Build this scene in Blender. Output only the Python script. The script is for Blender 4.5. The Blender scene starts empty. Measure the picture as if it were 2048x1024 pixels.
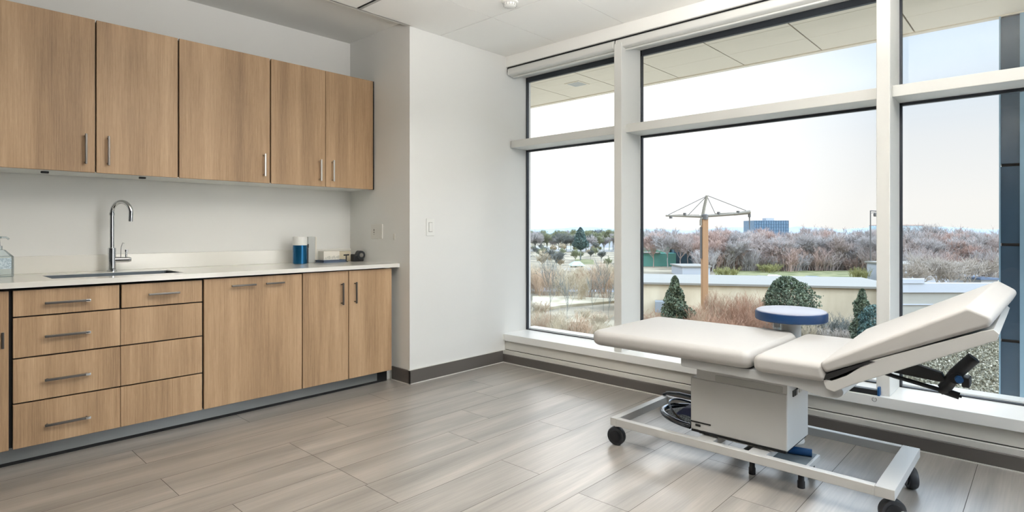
import bpy, bmesh, math, random
from mathutils import Vector, Matrix
rnd = random.Random(7)
SC = bpy.context.scene
COL = SC.collection
PI = math.pi

# ------------------------------------------------------------------ helpers
def s2l(c):
    c = c / 255.0
    return c / 12.92 if c <= 0.04045 else ((c + 0.055) / 1.055) ** 2.4
def rgb(r, g, b): return (s2l(r), s2l(g), s2l(b), 1.0)

def mat(name, col, rough=0.5, metal=0.0, var=0.0, scale=6.0, bump=0.0, bscale=200.0, spec=0.5, stretch=(1, 1, 1), trans=0.0, ior=1.45, coat=0.0):
    m = bpy.data.materials.new(name); m.use_nodes = True
    nt = m.node_tree; N = nt.nodes; L = nt.links
    b = N['Principled BSDF']
    b.inputs['Base Color'].default_value = col
    b.inputs['Roughness'].default_value = rough
    b.inputs['Metallic'].default_value = metal
    b.inputs['Specular IOR Level'].default_value = spec
    b.inputs['Transmission Weight'].default_value = trans
    b.inputs['IOR'].default_value = ior
    b.inputs['Coat Weight'].default_value = coat
    if var or bump:
        g = N.new('ShaderNodeNewGeometry')
        mp = N.new('ShaderNodeMapping'); mp.inputs['Scale'].default_value = stretch
        L.new(g.outputs['Position'], mp.inputs['Vector'])
    if var:
        nz = N.new('ShaderNodeTexNoise'); nz.inputs['Scale'].default_value = scale; nz.inputs['Detail'].default_value = 5
        L.new(mp.outputs[0], nz.inputs['Vector'])
        mx = N.new('ShaderNodeMix'); mx.data_type = 'RGBA'
        mx.inputs[6].default_value = tuple(max(0, c * (1 - var)) for c in col[:3]) + (1,)
        mx.inputs[7].default_value = tuple(min(1, c * (1 + var)) for c in col[:3]) + (1,)
        L.new(nz.outputs['Fac'], mx.inputs[0]); L.new(mx.outputs[2], b.inputs['Base Color'])
    if bump:
        n2 = N.new('ShaderNodeTexNoise'); n2.inputs['Scale'].default_value = bscale; n2.inputs['Detail'].default_value = 3
        L.new(mp.outputs[0], n2.inputs['Vector'])
        bp = N.new('ShaderNodeBump'); bp.inputs['Strength'].default_value = bump; bp.inputs['Distance'].default_value = 0.002
        L.new(n2.outputs['Fac'], bp.inputs['Height']); L.new(bp.outputs[0], b.inputs['Normal'])
    return m

def wood_mat():
    m = bpy.data.materials.new('oak_laminate'); m.use_nodes = True
    nt = m.node_tree; N = nt.nodes; L = nt.links; b = N['Principled BSDF']
    g = N.new('ShaderNodeNewGeometry'); oi = N.new('ShaderNodeObjectInfo')
    mul = N.new('ShaderNodeMath'); mul.operation = 'MULTIPLY'; mul.inputs[1].default_value = 57.0
    L.new(oi.outputs['Random'], mul.inputs[0])
    cb = N.new('ShaderNodeCombineXYZ')
    for i in range(3): L.new(mul.outputs[0], cb.inputs[i])
    ad = N.new('ShaderNodeVectorMath'); ad.operation = 'ADD'
    L.new(g.outputs['Position'], ad.inputs[0]); L.new(cb.outputs[0], ad.inputs[1])
    def noise(sx, sz, detail, dist=0.0):
        mp = N.new('ShaderNodeMapping'); mp.inputs['Scale'].default_value = (sx, sx, sz)
        L.new(ad.outputs[0], mp.inputs['Vector'])
        nz = N.new('ShaderNodeTexNoise'); nz.inputs['Scale'].default_value = 1.0; nz.inputs['Detail'].default_value = detail
        nz.inputs['Distortion'].default_value = dist
        L.new(mp.outputs[0], nz.inputs['Vector']); return nz.outputs['Fac']
    broad = noise(9.0, 0.55, 3, 0.4); fine = noise(190.0, 4.0, 4); pore = noise(420.0, 26.0, 2)
    m1 = N.new('ShaderNodeMath'); m1.operation = 'MULTIPLY'; m1.inputs[1].default_value = 0.55; L.new(broad, m1.inputs[0])
    m2 = N.new('ShaderNodeMath'); m2.operation = 'MULTIPLY_ADD'; m2.inputs[1].default_value = 0.30; L.new(fine, m2.inputs[0]); L.new(m1.outputs[0], m2.inputs[2])
    m3 = N.new('ShaderNodeMath'); m3.operation = 'MULTIPLY_ADD'; m3.inputs[1].default_value = 0.15; L.new(pore, m3.inputs[0]); L.new(m2.outputs[0], m3.inputs[2])
    r = N.new('ShaderNodeValToRGB')
    e = r.color_ramp.elements
    e[0].position = 0.33; e[0].color = rgb(132, 106, 80)
    e[1].position = 0.67; e[1].color = rgb(186, 158, 126)
    x = e.new(0.5); x.color = rgb(163, 134, 103)
    L.new(m3.outputs[0], r.inputs[0]); L.new(r.outputs[0], b.inputs['Base Color'])
    b.inputs['Roughness'].default_value = 0.48; b.inputs['Specular IOR Level'].default_value = 0.35
    bp = N.new('ShaderNodeBump'); bp.inputs['Strength'].default_value = 0.08; bp.inputs['Distance'].default_value = 0.001
    L.new(fine, bp.inputs['Height']); L.new(bp.outputs[0], b.inputs['Normal'])
    return m

def floor_mat():
    m = bpy.data.materials.new('grey_wood_plank'); m.use_nodes = True
    nt = m.node_tree; N = nt.nodes; L = nt.links; b = N['Principled BSDF']
    g = N.new('ShaderNodeNewGeometry')
    at = N.new('ShaderNodeAttribute'); at.attribute_name = 'plank'
    sc = N.new('ShaderNodeVectorMath'); sc.operation = 'SCALE'; sc.inputs['Scale'].default_value = 40.0
    L.new(at.outputs['Color'], sc.inputs[0])
    ad = N.new('ShaderNodeVectorMath'); ad.operation = 'ADD'
    L.new(g.outputs['Position'], ad.inputs[0]); L.new(sc.outputs[0], ad.inputs[1])
    def noise(sx, sy, detail, dist=0.0):
        mp = N.new('ShaderNodeMapping'); mp.inputs['Scale'].default_value = (sx, sy, 1)
        L.new(ad.outputs[0], mp.inputs['Vector'])
        nz = N.new('ShaderNodeTexNoise'); nz.inputs['Scale'].default_value = 1.0; nz.inputs['Detail'].default_value = detail
        nz.inputs['Distortion'].default_value = dist
        L.new(mp.outputs[0], nz.inputs['Vector']); return nz.outputs['Fac']
    broad = noise(0.9, 9.0, 3, 0.5); fine = noise(4.0, 120.0, 4)
    m1 = N.new('ShaderNodeMath'); m1.operation = 'MULTIPLY'; m1.inputs[1].default_value = 0.72; L.new(broad, m1.inputs[0])
    m2 = N.new('ShaderNodeMath'); m2.operation = 'MULTIPLY_ADD'; m2.inputs[1].default_value = 0.28; L.new(fine, m2.inputs[0]); L.new(m1.outputs[0], m2.inputs[2])
    r = N.new('ShaderNodeValToRGB'); e = r.color_ramp.elements
    e[0].position = 0.32; e[0].color = rgb(116, 113, 108)
    e[1].position = 0.70; e[1].color = rgb(168, 161, 153)
    x = e.new(0.5); x.color = rgb(142, 137, 131)
    L.new(m2.outputs[0], r.inputs[0]); L.new(r.outputs[0], b.inputs['Base Color'])
    b.inputs['Roughness'].default_value = 0.33; b.inputs['Specular IOR Level'].default_value = 0.9; b.inputs['Coat Weight'].default_value = .4; b.inputs['Coat Roughness'].default_value = .3
    bp = N.new('ShaderNodeBump'); bp.inputs['Strength'].default_value = 0.12; bp.inputs['Distance'].default_value = 0.001
    L.new(fine, bp.inputs['Height']); L.new(bp.outputs[0], b.inputs['Normal'])
    return m

def glass_mat(name, tint, refl=0.5):
    m = bpy.data.materials.new(name); m.use_nodes = True
    nt = m.node_tree; N = nt.nodes; L = nt.links
    for n in list(N):
        if n.type != 'OUTPUT_MATERIAL': N.remove(n)
    out = [n for n in N if n.type == 'OUTPUT_MATERIAL'][0]
    t = N.new('ShaderNodeBsdfTransparent'); t.inputs[0].default_value = tint
    gl = N.new('ShaderNodeBsdfGlossy'); gl.inputs['Roughness'].default_value = 0.02
    f = N.new('ShaderNodeFresnel'); f.inputs['IOR'].default_value = 1.45
    mu = N.new('ShaderNodeMath'); mu.operation = 'MULTIPLY'; mu.inputs[1].default_value = refl
    L.new(f.outputs[0], mu.inputs[0])
    mx = N.new('ShaderNodeMixShader'); L.new(mu.outputs[0], mx.inputs[0])
    L.new(t.outputs[0], mx.inputs[1]); L.new(gl.outputs[0], mx.inputs[2]); L.new(mx.outputs[0], out.inputs['Surface'])
    return m

def hatch_mat(name, c1, c2, scale, rough=0.8, stretch=(1, 1, 1), lo=0.42, hi=0.58, spec=0.3):
    """two real colours of one surface, mixed by noise"""
    m = bpy.data.materials.new(name); m.use_nodes = True
    nt = m.node_tree; N = nt.nodes; L = nt.links; b = N['Principled BSDF']
    g = N.new('ShaderNodeNewGeometry'); mp = N.new('ShaderNodeMapping'); mp.inputs['Scale'].default_value = stretch
    L.new(g.outputs['Position'], mp.inputs['Vector'])
    nz = N.new('ShaderNodeTexNoise'); nz.inputs['Scale'].default_value = scale; nz.inputs['Detail'].default_value = 6
    L.new(mp.outputs[0], nz.inputs['Vector'])
    r = N.new('ShaderNodeValToRGB'); e = r.color_ramp.elements
    e[0].position = lo; e[0].color = c1; e[1].position = hi; e[1].color = c2
    L.new(nz.outputs['Fac'], r.inputs[0]); L.new(r.outputs[0], b.inputs['Base Color'])
    b.inputs['Roughness'].default_value = rough; b.inputs['Specular IOR Level'].default_value = spec
    return m

class B:
    """collects shapes into one bmesh; slot = material index"""
    def __init__(s): s.bm = bmesh.new()
    def _merge(s, tmp, slot=0, smooth=False):
        me = bpy.data.meshes.new('t'); 
        for f in tmp.faces: f.material_index = slot; f.smooth = smooth
        tmp.to_mesh(me); tmp.free(); s.bm.from_mesh(me); bpy.data.meshes.remove(me)
        return s
    def box(s, x0, x1, y0, y1, z0, z1, bev=0.0, seg=2, slot=0, M=None, smooth=None):
        t = bmesh.new(); bmesh.ops.create_cube(t, size=1.0)
        for v in t.verts:
            v.co = Vector((x0 + (v.co.x + .5) * (x1 - x0), y0 + (v.co.y + .5) * (y1 - y0), z0 + (v.co.z + .5) * (z1 - z0)))
        if bev: bmesh.ops.bevel(t, geom=t.edges[:], offset=bev, segments=seg, profile=0.5, affect='EDGES')
        if M is not None: bmesh.ops.transform(t, matrix=M, verts=t.verts)
        return s._merge(t, slot, bool(bev and seg > 1) if smooth is None else smooth)
    def loft(s, A, Bp, bev=0.0, seg=3, slot=0, smooth=True, caps_only=False):
        """solid between two matching closed loops A and Bp (lists of 3D points)"""
        t = bmesh.new(); n = len(A)
        a = [t.verts.new(p) for p in A]; b = [t.verts.new(p) for p in Bp]
        fa = t.faces.new(a[::-1]); fb = t.faces.new(b)
        for i in range(n): t.faces.new((a[i], a[(i + 1) % n], b[(i + 1) % n], b[i]))
        bmesh.ops.recalc_face_normals(t, faces=t.faces[:])
        if bev:
            ed = list(set(list(fa.edges) + list(fb.edges))) if caps_only else t.edges[:]
            bmesh.ops.bevel(t, geom=ed, offset=bev, segments=seg, profile=0.5, affect='EDGES')
        return s._merge(t, slot, smooth)
    def pillow(s, A, Bp, rad, to3a, to3b, bev, seg=5, slot=0):
        """upholstered solid: convex 2D profiles A and Bp, edges rolled over by bev; to3a / to3b(p, t) put a profile point at depth t from its face"""
        def inset(poly, d):
            n = len(poly); area = sum(poly[i][0] * poly[(i + 1) % n][1] - poly[(i + 1) % n][0] * poly[i][1] for i in range(n))
            sg = 1 if area > 0 else -1; L_ = []
            for i in range(n):
                p = Vector(poly[i]); q = Vector(poly[(i + 1) % n]); e_ = (q - p).normalized(); nn = Vector((-e_.y, e_.x)) * sg
                L_.append((p + nn * d, e_))
            out = []
            for i in range(n):
                (p, e1), (q, e2) = L_[i - 1], L_[i]; den = e1.x * e2.y - e1.y * e2.x
                k = ((q.x - p.x) * e2.y - (q.y - p.y) * e2.x) / den; out.append(tuple(p + e1 * k))
            return out
        t = bmesh.new(); rings = []
        for poly, to3, order in ((A, to3a, range(seg + 1)), (Bp, to3b, range(seg, -1, -1))):
            for k in order:
                a = PI / 2 * k / seg; d = bev * (1 - math.sin(a)); dep = bev * (1 - math.cos(a))
                pts = round_poly(inset(poly, d), [max(r_ - d * .8, .003) for r_ in rad], 6)
                rings.append([t.verts.new(to3(p, dep)) for p in pts])
        n = len(rings[0])
        for a, b_ in zip(rings, rings[1:]):
            for k in range(n): t.faces.new((a[k], a[(k + 1) % n], b_[(k + 1) % n], b_[k]))
        t.faces.new(rings[0][::-1]); t.faces.new(rings[-1])
        bmesh.ops.recalc_face_normals(t, faces=t.faces[:])
        return s._merge(t, slot, True)
    def tube(s, pts, r, seg=10, slot=0, closed=False, caps=True, r_end=None):
        t = bmesh.new(); P = [Vector(p) for p in pts]; n = len(P); rings = []
        up = None
        for i, p in enumerate(P):
            if closed: d = (P[(i + 1) % n] - P[i - 1]).normalized()
            else: d = (P[min(i + 1, n - 1)] - P[max(i - 1, 0)]).normalized()
            if up is None:
                up = Vector((0, 0, 1)) if abs(d.z) < .9 else Vector((1, 0, 0))
            u = (up - d * up.dot(d)).normalized(); w = d.cross(u); up = u
            rr = r if r_end is None else r + (r_end - r) * i / max(1, n - 1)
            rings.append([t.verts.new(p + (u * math.cos(2 * PI * k / seg) + w * math.sin(2 * PI * k / seg)) * rr) for k in range(seg)])
        m = n if closed else n - 1
        for i in range(m):
            a, b = rings[i], rings[(i + 1) % n]
            for k in range(seg): t.faces.new((a[k], a[(k + 1) % seg], b[(k + 1) % seg], b[k]))
        if caps and not closed: t.faces.new(rings[0][::-1]); t.faces.new(rings[-1])
        bmesh.ops.recalc_face_normals(t, faces=t.faces[:])
        return s._merge(t, slot, True)
    def lathe(s, prof, c=(0, 0, 0), seg=32, slot=0, M=None, smooth=True):
        """profile [(r, z)] turned about z, closed at r=0 ends by caps"""
        t = bmesh.new(); rings = []
        for r, z in prof:
            rings.append([t.verts.new((c[0] + r * math.cos(2 * PI * k / seg), c[1] + r * math.sin(2 * PI * k / seg), c[2] + z)) for k in range(seg)])
        for a, b in zip(rings, rings[1:]):
            for k in range(seg): t.faces.new((a[k], a[(k + 1) % seg], b[(k + 1) % seg], b[k]))
        t.faces.new(rings[0][::-1]); t.faces.new(rings[-1])
        bmesh.ops.recalc_face_normals(t, faces=t.faces[:])
        if M is not None: bmesh.ops.transform(t, matrix=M, verts=t.verts)
        return s._merge(t, slot, smooth)
    def quad(s, a, b, c, d, slot=0):
        t = bmesh.new(); t.faces.new([t.verts.new(p) for p in (a, b, c, d)]); return s._merge(t, slot)
    def link(s, name, mats, parent=None, loc=None, label=None, sharp=True):
        me = bpy.data.meshes.new(name)
        off = Vector((0, 0, 0))
        q = parent
        while q is not None: off += Vector(q.location); q = q.parent
        if loc is not None: off += Vector(loc) - off
        bmesh.ops.translate(s.bm, vec=-off, verts=s.bm.verts)
        s.bm.to_mesh(me); s.bm.free()
        for m in (mats if isinstance(mats, (list, tuple)) else [mats]): me.materials.append(m)
        if sharp and any(p.use_smooth for p in me.polygons):
            try: me.set_sharp_from_angle(angle=math.radians(40))
            except Exception: pass
        o = bpy.data.objects.new(name, me); COL.objects.link(o)
        if sharp and any(p.use_smooth for p in me.polygons):
            wn = o.modifiers.new('weighted', 'WEIGHTED_NORMAL'); wn.keep_sharp = True; wn.weight = 80
        if parent is not None: o.parent = parent
        if loc is not None:
            pw = Vector((0, 0, 0)); q = parent
            while q is not None: pw += Vector(q.location); q = q.parent
            o.location = Vector(loc) - pw
        if label: o['label'] = label
        return o

def tag(o, label, cat, group=None, kind=None):
    o['label'] = label; o['category'] = cat
    if group: o['group'] = group
    if kind: o['kind'] = kind
    return o
def thing(name, label, cat, loc, group=None):
    o = bpy.data.objects.new(name, None); COL.objects.link(o); o.location = loc
    o.empty_display_size = .05
    return tag(o, label, cat, group)
def struct(o, label=None, cat=None):
    o['kind'] = 'structure'
    if label: o['label'] = label
    if cat: o['category'] = cat
    return o
def arc(c, r, a0, a1, n, f):
    return [f(c, r, a0 + (a1 - a0) * i / n) for i in range(n + 1)]
def round_poly(pts, radii, n=6):
    """2D polygon with each corner rounded"""
    out = []; m = len(pts)
    for i, p in enumerate(pts):
        r = radii[i]
        if r <= 0: out.append(p); continue
        a = Vector(pts[i - 1]) - Vector(p); b = Vector(pts[(i + 1) % m]) - Vector(p)
        a.normalize(); b.normalize()
        ang = a.angle(b); dd = r / math.tan(ang / 2)
        P0 = Vector(p) + a * dd; P1 = Vector(p) + b * dd
        c = Vector(p) + (a + b).normalized() * (r / math.sin(ang / 2))
        a0 = math.atan2(P0.y - c.y, P0.x - c.x); a1 = math.atan2(P1.y - c.y, P1.x - c.x)
        d = (a1 - a0 + PI) % (2 * PI) - PI
        for k in range(n + 1): out.append((c.x + r * math.cos(a0 + d * k / n), c.y + r * math.sin(a0 + d * k / n)))
    return out

# ------------------------------------------------------------------ materials
WALL = mat('warm_white_wall_paint', rgb(226, 226, 223), .75, var=.015, scale=2.0, bump=.05, bscale=350)
DARKWALL = mat('unseen_wall_darkened', rgb(64, 66, 70), .8)  # unseen walls coloured dark to cut light bouncing back into the room
CEIL = mat('white_ceiling_panel', rgb(240, 239, 235), .85, var=.01, scale=3, bump=.05, bscale=500)
JOINT = mat('ceiling_joint', rgb(26, 25, 24), .9)
WOOD = wood_mat()
FLOOR = floor_mat()
GAP = mat('plank_gap', rgb(74, 70, 66), .8)
BASE = mat('dark_grey_baseboard', rgb(84, 80, 77), .55)
BEAD = mat('pale_sealant', rgb(205, 203, 198), .6)
FRAMEW = mat('white_powder_coat', rgb(212, 212, 208), .38)
SILL = mat('white_sill', rgb(236, 236, 234), .32)
APRON = mat('pale_apron_panel', rgb(206, 204, 198), .5)
GASKET = mat('dark_anodised_frame', rgb(52, 56, 62), .35, .3)
BLACK = mat('black_gap', rgb(18, 18, 19), .8)
BLKP = mat('black_plastic', rgb(22, 23, 26), .42)
CARC = mat('dark_carcass_edge', rgb(45, 38, 34), .7)
WHITEC = mat('white_cabinet_lining', rgb(216, 217, 214), .55)
QUARTZ = mat('white_quartz', rgb(226, 224, 217), .14, var=.02, scale=9, spec=.55)
STEEL = mat('brushed_steel', rgb(178, 176, 172), .28, 1.0)
DSTEEL = mat('dark_pull_steel', rgb(92, 88, 84), .3, 1.0)
DCHROME = mat('dark_chrome', rgb(96, 102, 110), .12, 1.0)
CHROME = mat('chrome', rgb(210, 212, 214), .08, 1.0)
SINKS = mat('stainless_sink', rgb(92, 100, 106), .45, .6)
KICK = mat('grey_plinth', rgb(122, 124, 124), .38, .35)
VINYL = mat('off_white_vinyl', rgb(170, 168, 165), .55, var=.02, scale=4, bump=.12, bscale=420)
TBL = mat('white_table_enamel', rgb(192, 192, 190), .32)
TGREY = mat('grey_table_shell', rgb(182, 184, 184), .42)
SLOTG = mat('grey_slot', rgb(172, 172, 168), .6)
BLUE = mat('dark_blue_vinyl', rgb(4, 44, 84), .42)
PADTOP = mat('pale_grey_vinyl', rgb(152, 156, 170), .45)
TYRE = mat('black_rubber', rgb(40, 42, 46), .5)
HUB = mat('black_caster_hub', rgb(20, 22, 26), .35)
NET = hatch_mat('metallic_mesh_net', rgb(20, 26, 32), rgb(104, 112, 116), 130, .5)
NAVY = mat('navy_cloth', rgb(16, 26, 62), .7)
BLUEP = mat('blue_plastic', rgb(24, 70, 118), .35)
CANB = mat('blue_metallic_can', rgb(20, 84, 124), .25, .65)
WPLAS = mat('white_plastic', rgb(228, 228, 224), .4)
IVORY = mat('ivory_switch_plastic', rgb(218, 216, 210), .45)
LINE = mat('switch_line', rgb(120, 118, 112), .7)
SOAP = glass_mat('pale_blue_clear_plastic', (.88, .935, .96, 1), .7)
LABELM = hatch_mat('pale_blue_bottle_label', rgb(164, 184, 196), rgb(206, 220, 228), 160, .5)
CARD = mat('white_carton', rgb(226, 222, 212), .7)
BEIGE = mat('beige_carton', rgb(206, 196, 172), .7)
NOTE = mat('slate_blue_cover', rgb(78, 92, 112), .6)
GLASS = glass_mat('window_glass', (0.985, 0.99, 0.985, 1), .45)
SOFFIT = mat('cream_soffit_panel', rgb(206, 194, 174), .7, var=.01, scale=2)

# ------------------------------------------------------------------ room constants
CX = 1.17                     # eye height
XW = 3.77                     # inner face of window wall
XG = 4.05                     # glass line
YP = 3.58                     # pier face
YB = 4.42                     # back of the cabinet recess
XS = 2.705                    # side of the recess
ZC = 2.735
XL, YR = -1.6, -1.9           # room sides behind the camera

# floor of separate planks
b = B(); b.box(XL, XW + .02, YR, YB, -.12, -.004, slot=1)
planks = []
W = .2555
known = {0: [.86, 2.095, 3.4], 1: [.2, 1.49, 2.78], 2: [.78, 2.128, 3.5], 3: [.3, 1.49, 2.72], 4: [1.0, 1.503, 2.215, 3.3], 5: [.3, 1.503, 2.55],
         6: [.872, 1.503, 2.9], 7: [.2, 1.87, 3.1], 8: [.88, 2.345], 9: [.3, 1.5, 2.7], 10: [.9, 2.2]}
row = -13
while 1.286 + W * row < YB:
    y0 = 1.286 + W * row; y1 = y0 + W
    if y1 > YR:
        js = known.get(row)
        if js is None:
            x = XL + rnd.uniform(.2, 1.2); js = []
            while x < XW: js.append(x); x += 1.28
        else:
            x = js[0] - 1.28
            while x > XL + .1: js = [x] + js; x -= 1.28
        xs = [XL] + js + [XW + .02]
        for xa, xb in zip(xs, xs[1:]): planks.append((xa, xb, max(y0, YR), min(y1, YB)))
    row += 1
g = .0011
t = bmesh.new(); ly = t.loops.layers.float_color.new('plank')
for xa, xb, ya, yb in planks:
    f = t.faces.new([t.verts.new(p) for p in ((xa + g, ya + g, 0), (xb - g, ya + g, 0), (xb - g, yb - g, 0), (xa + g, yb - g, 0))])
    c = (rnd.random(), rnd.random(), rnd.random(), 1)
    for lp in f.loops: lp[ly] = c
me = bpy.data.meshes.new('t'); t.to_mesh(me); t.free(); b.bm.from_mesh(me); bpy.data.meshes.remove(me)
struct(b.link('floor', [FLOOR, GAP]), 'grey brown wood-look plank floor')

# ceiling panels with joints
b = B(); b.box(XL - .2, XW + .2, YR - .2, YP + .01, ZC + .02, ZC + .2, slot=1)
xs = [XL, -.75, 0.0, .75, 1.502, 2.254, 3.005, XW]
ys = [YR, -1.48, -.84, -.2, .44, 1.07, 1.71, 2.35, 2.995, YP]
for xa, xb in zip(xs, xs[1:]):
    for ya, yb in zip(ys, ys[1:]):
        gx = .0035; b.box(xa + gx, xb - gx, ya + .0022, yb - .0022, ZC, ZC + .03)
b.box(XL - .2, XS + .01, YP - .012, YP + .012, ZC, ZC + .065)      # edge lip of the dropped ceiling
struct(b.link('ceiling', [CEIL, JOINT]), 'white panelled ceiling')
b = B(); b.box(XL - .2, XS + .4, YP + .012, YB + .2, ZC + .05, ZC + .2)
struct(b.link('ceiling_alcove', WALL), 'plain ceiling above the wall cabinets')

b = B(); b.box(XL - .2, XS + .2, YB, YB + .2, -.1, ZC + .2); struct(b.link('wall_back', WALL), 'wall behind the cabinets')
b = B(); b.box(XS, XG + .06, YP, YB + .25, -.1, ZC + .2)
struct(b.link('wall_left', WALL), 'white pier wall beside the window')
b = B(); b.box(XL - .2, XL, YR - .2, YB + .2, -.1, ZC + .2); struct(b.link('wall_far_left', DARKWALL), 'plain side wall behind the viewer')
RX0, RX1, RZ0, RZ1 = 2.25, 3.66, .30, 2.64
b = B(); b.box(XL - .2, RX0, YR - .2, YR, -.1, ZC + .2); b.box(RX1, XG + .2, YR - .2, YR, -.1, ZC + .2); b.box(RX0, RX1, YR - .2, YR, -.1, RZ0); b.box(RX0, RX1, YR - .2, YR, RZ1, ZC + .2)
struct(b.link('wall_rear', DARKWALL), 'wall behind the viewer with an unseen window added for light')
w = bpy.data.objects.new('window_5', None); COL.objects.link(w); w.location = ((RX0 + RX1) / 2, YR - .1, RZ0); struct(w)  # unseen window added in the rear wall to let in side light
b = B(); e = .05
for xa, xb, za, zb in ((RX0, RX0 + e, RZ0, RZ1), (RX1 - e, RX1, RZ0, RZ1), (RX0, RX1, RZ0, RZ0 + e), (RX0, RX1, RZ1 - e, RZ1), (2.92, 2.98, RZ0, RZ1)): b.box(xa, xb, YR - .13, YR - .06, za, zb)
b.link('window_frame', FRAMEW, w)
b = B(); b.box(RX0 + .02, RX1 - .02, YR - .10, YR - .092, RZ0 + .02, RZ1 - .02); b.link('window_pane', GLASS, w)

# pier baseboards
b = B()
b.box(XS - .012, XS, YP - .012, 3.80, .004, .106, .002, 1)
b.box(XS - .012, XW - .045, YP - .012, YP, .004, .106, .002, 1)
b.box(XS - .014, XW - .045, YP - .016, YP, 0, .006, slot=1)
b.box(XS - .016, XS, YP - .016, 3.80, 0, .006, slot=1)
b.box(XS - .014, XW - .045, YP - .013, YP, .106, .1095, slot=1)
struct(b.link('baseboard_left', [BASE, BEAD]), 'dark grey baseboard on the pier wall')
b = B()
b.box(XW - .045, XW + .1, YR, YP, .004, .074, .002, 1)
b.box(XW - .05, XW + .1, YR, YP, 0, .005, slot=1)
struct(b.link('baseboard_window', [BASE, BEAD]), 'dark grey baseboard under the window')

# window wall: apron, sill, bulkhead
b = B()
b.box(XW - .012, XG + .1, YR, YP + .001, .112, .192)            # upper apron
b.box(XW - .004, XG + .1, YR, YP + .001, .104, .112, slot=1)    # dark reveal
b.box(XW - .03, XG + .1, YR, YP + .001, .074, .105)             # lower strip
struct(b.link('wall_window', [APRON, CARC]), 'pale apron panel under the window sill')
b = B(); b.box(XW - .035, XG + .12, YR, YP + .001, .192, .252, .004, 2)
struct(b.link('trim_1', SILL), 'white window sill')
b = B(); b.box(XW, XG + .2, YR, YP + .001, 2.642, ZC + .2)
struct(b.link('trim_2', CEIL), 'white bulkhead above the blinds')
b = B(); b.box(XW + .02, XW + .11, YR, YP + .001, 2.60, 2.645); struct(b.link('trim_3', BLACK), 'dark blind pocket')
b = B(); b.box(XW + .10, XG + .1, YR, YP + .001, 2.598, 2.643); struct(b.link('trim_4', FRAMEW), 'white window head')

mull = [(2.372, 2.439), (.647, .7125), (-1.15, -1.085)]
for i, (ya, yb) in enumerate(mull):
    b = B(); b.box(XW + .0, XG - .005, ya, yb, .252, 2.60, .003, 1, smooth=False)
    struct(b.link('trim_%d' % (5 + i), FRAMEW), 'white vertical mullion of the window')
spans = [(2.439, YP), (.7125, 2.372), (-1.085, .647), (YR, -1.15)]
for i, (ya, yb) in enumerate(spans):
    w = bpy.data.objects.new('window_%d' % (i + 1), None); COL.objects.link(w); w.location = (XG, (ya + yb) / 2, .252)
    struct(w)
    b = B(); d0, d1 = XG - .006, XG + .022
    b.box(d0, d1, ya, ya + .010, .252, 2.598); b.box(d0, d1, yb - .012, yb, .252, 2.598)
    b.box(d0, d1, ya, yb, 2.553, 2.600); b.box(d0, d1, ya, yb, .252, .260)
    b.box(d0, d1, ya, yb, 1.905, 1.922)
    struct(b.link('window_frame', GASKET, w))
    b = B(); b.box(XW + .06, XG + .03, ya, yb - (0.009 if i == 0 else 0), 1.922, 1.986, .002, 1, smooth=False)
    struct(b.link('transom', FRAMEW, w))
    b = B(); b.box(XG + .006, XG + .014, ya + .008, yb - .012, .26, 1.91); b.box(XG + .006, XG + .014, ya + .008, yb - .012, 1.915, 2.56)
    struct(b.link('window_pane', GLASS, w))
    b = B(); b.box(XG + .05, XG + .16, ya - .04, yb + .04, .22, .262); struct(b.link('window_outer_sill', SILL, w))

# roller blinds
def blind(ya, yb, label):
    r = thing('roller_blind', label, 'blind', (XW + .04, (ya + yb) / 2, 2.59), 'roller blind cassettes over the windows')
    prof = round_poly([(XW + .004, 2.570), (XW + .095, 2.556), (XW + .095, 2.630), (XW + .004, 2.630)], [.014, .004, .004, .02], 5)
    b = B(); b.loft([(x, ya + .012, z) for x, z in prof], [(x, yb - .012, z) for x, z in prof], 0, smooth=True); b.link('cassette', FRAMEW, r)
    for y0, y1 in ((ya, ya + .012), (yb - .012, yb)):
        b = B(); b.loft([(x, y0, z) for x, z in prof], [(x, y1, z) for x, z in prof], .001, 1); b.link('end_cap', WPLAS, r)
    b = B(); b.box(XW + .05, XW + .062, ya + .02, yb - .02, 2.548, 2.560, .003, 1); b.link('bottom_bar', FRAMEW, r)
blind(2.445, YP - .02, 'white roller blind cassette over the narrow window beside the pier wall')
blind(.69, 2.430, 'long white roller blind cassette over the middle window')
blind(-1.1, .675, 'white roller blind cassette over the right-hand window, beyond the second mullion')

ZT = .918                     # worktop height
# ------------------------------------------------------------------ base cabinets
YF = 3.73
def pull_v(x, y, z0, z1, parent, m=DSTEEL, r=.0055):
    b = B(); b.box(x - r, x + r, y - .034, y - .034 + 2 * r, z0, z1, .002, 2)
    for z in (z0 + .012, z1 - .012): b.tube([(x, y, z), (x, y - .028, z)], .0042, 8)
    return b.link('handle', m, parent)
def pull_h(x0, x1, y, z, parent, m=DSTEEL, r=.0055):
    b = B(); b.box(x0, x1, y - .034, y - .034 + 2 * r, z - r, z + r, .002, 2)
    for x in (x0 + .014, x1 - .014): b.tube([(x, y, z), (x, y - .028, z)], .0042, 8)
    return b.link('handle', m, parent)
def front(name, x0, x1, z0, z1, y, parent, th=.019):
    b = B(); b.box(x0, x1, y, y + th, z0, z1, .0012, 1, smooth=False); return b.link(name, WOOD, parent)
def carcass(x0, x1, y0, y1, z0, z1, parent, bottom=None):
    b = B(); b.box(x0, x1, y0, y1, z0, z1)
    if bottom: b.box(x0, x1, y0 - .012, y1, z0 - .004, z0 + .0005, slot=1)
    return b.link('body', [BLACK, bottom] if bottom else BLACK, parent)

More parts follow.
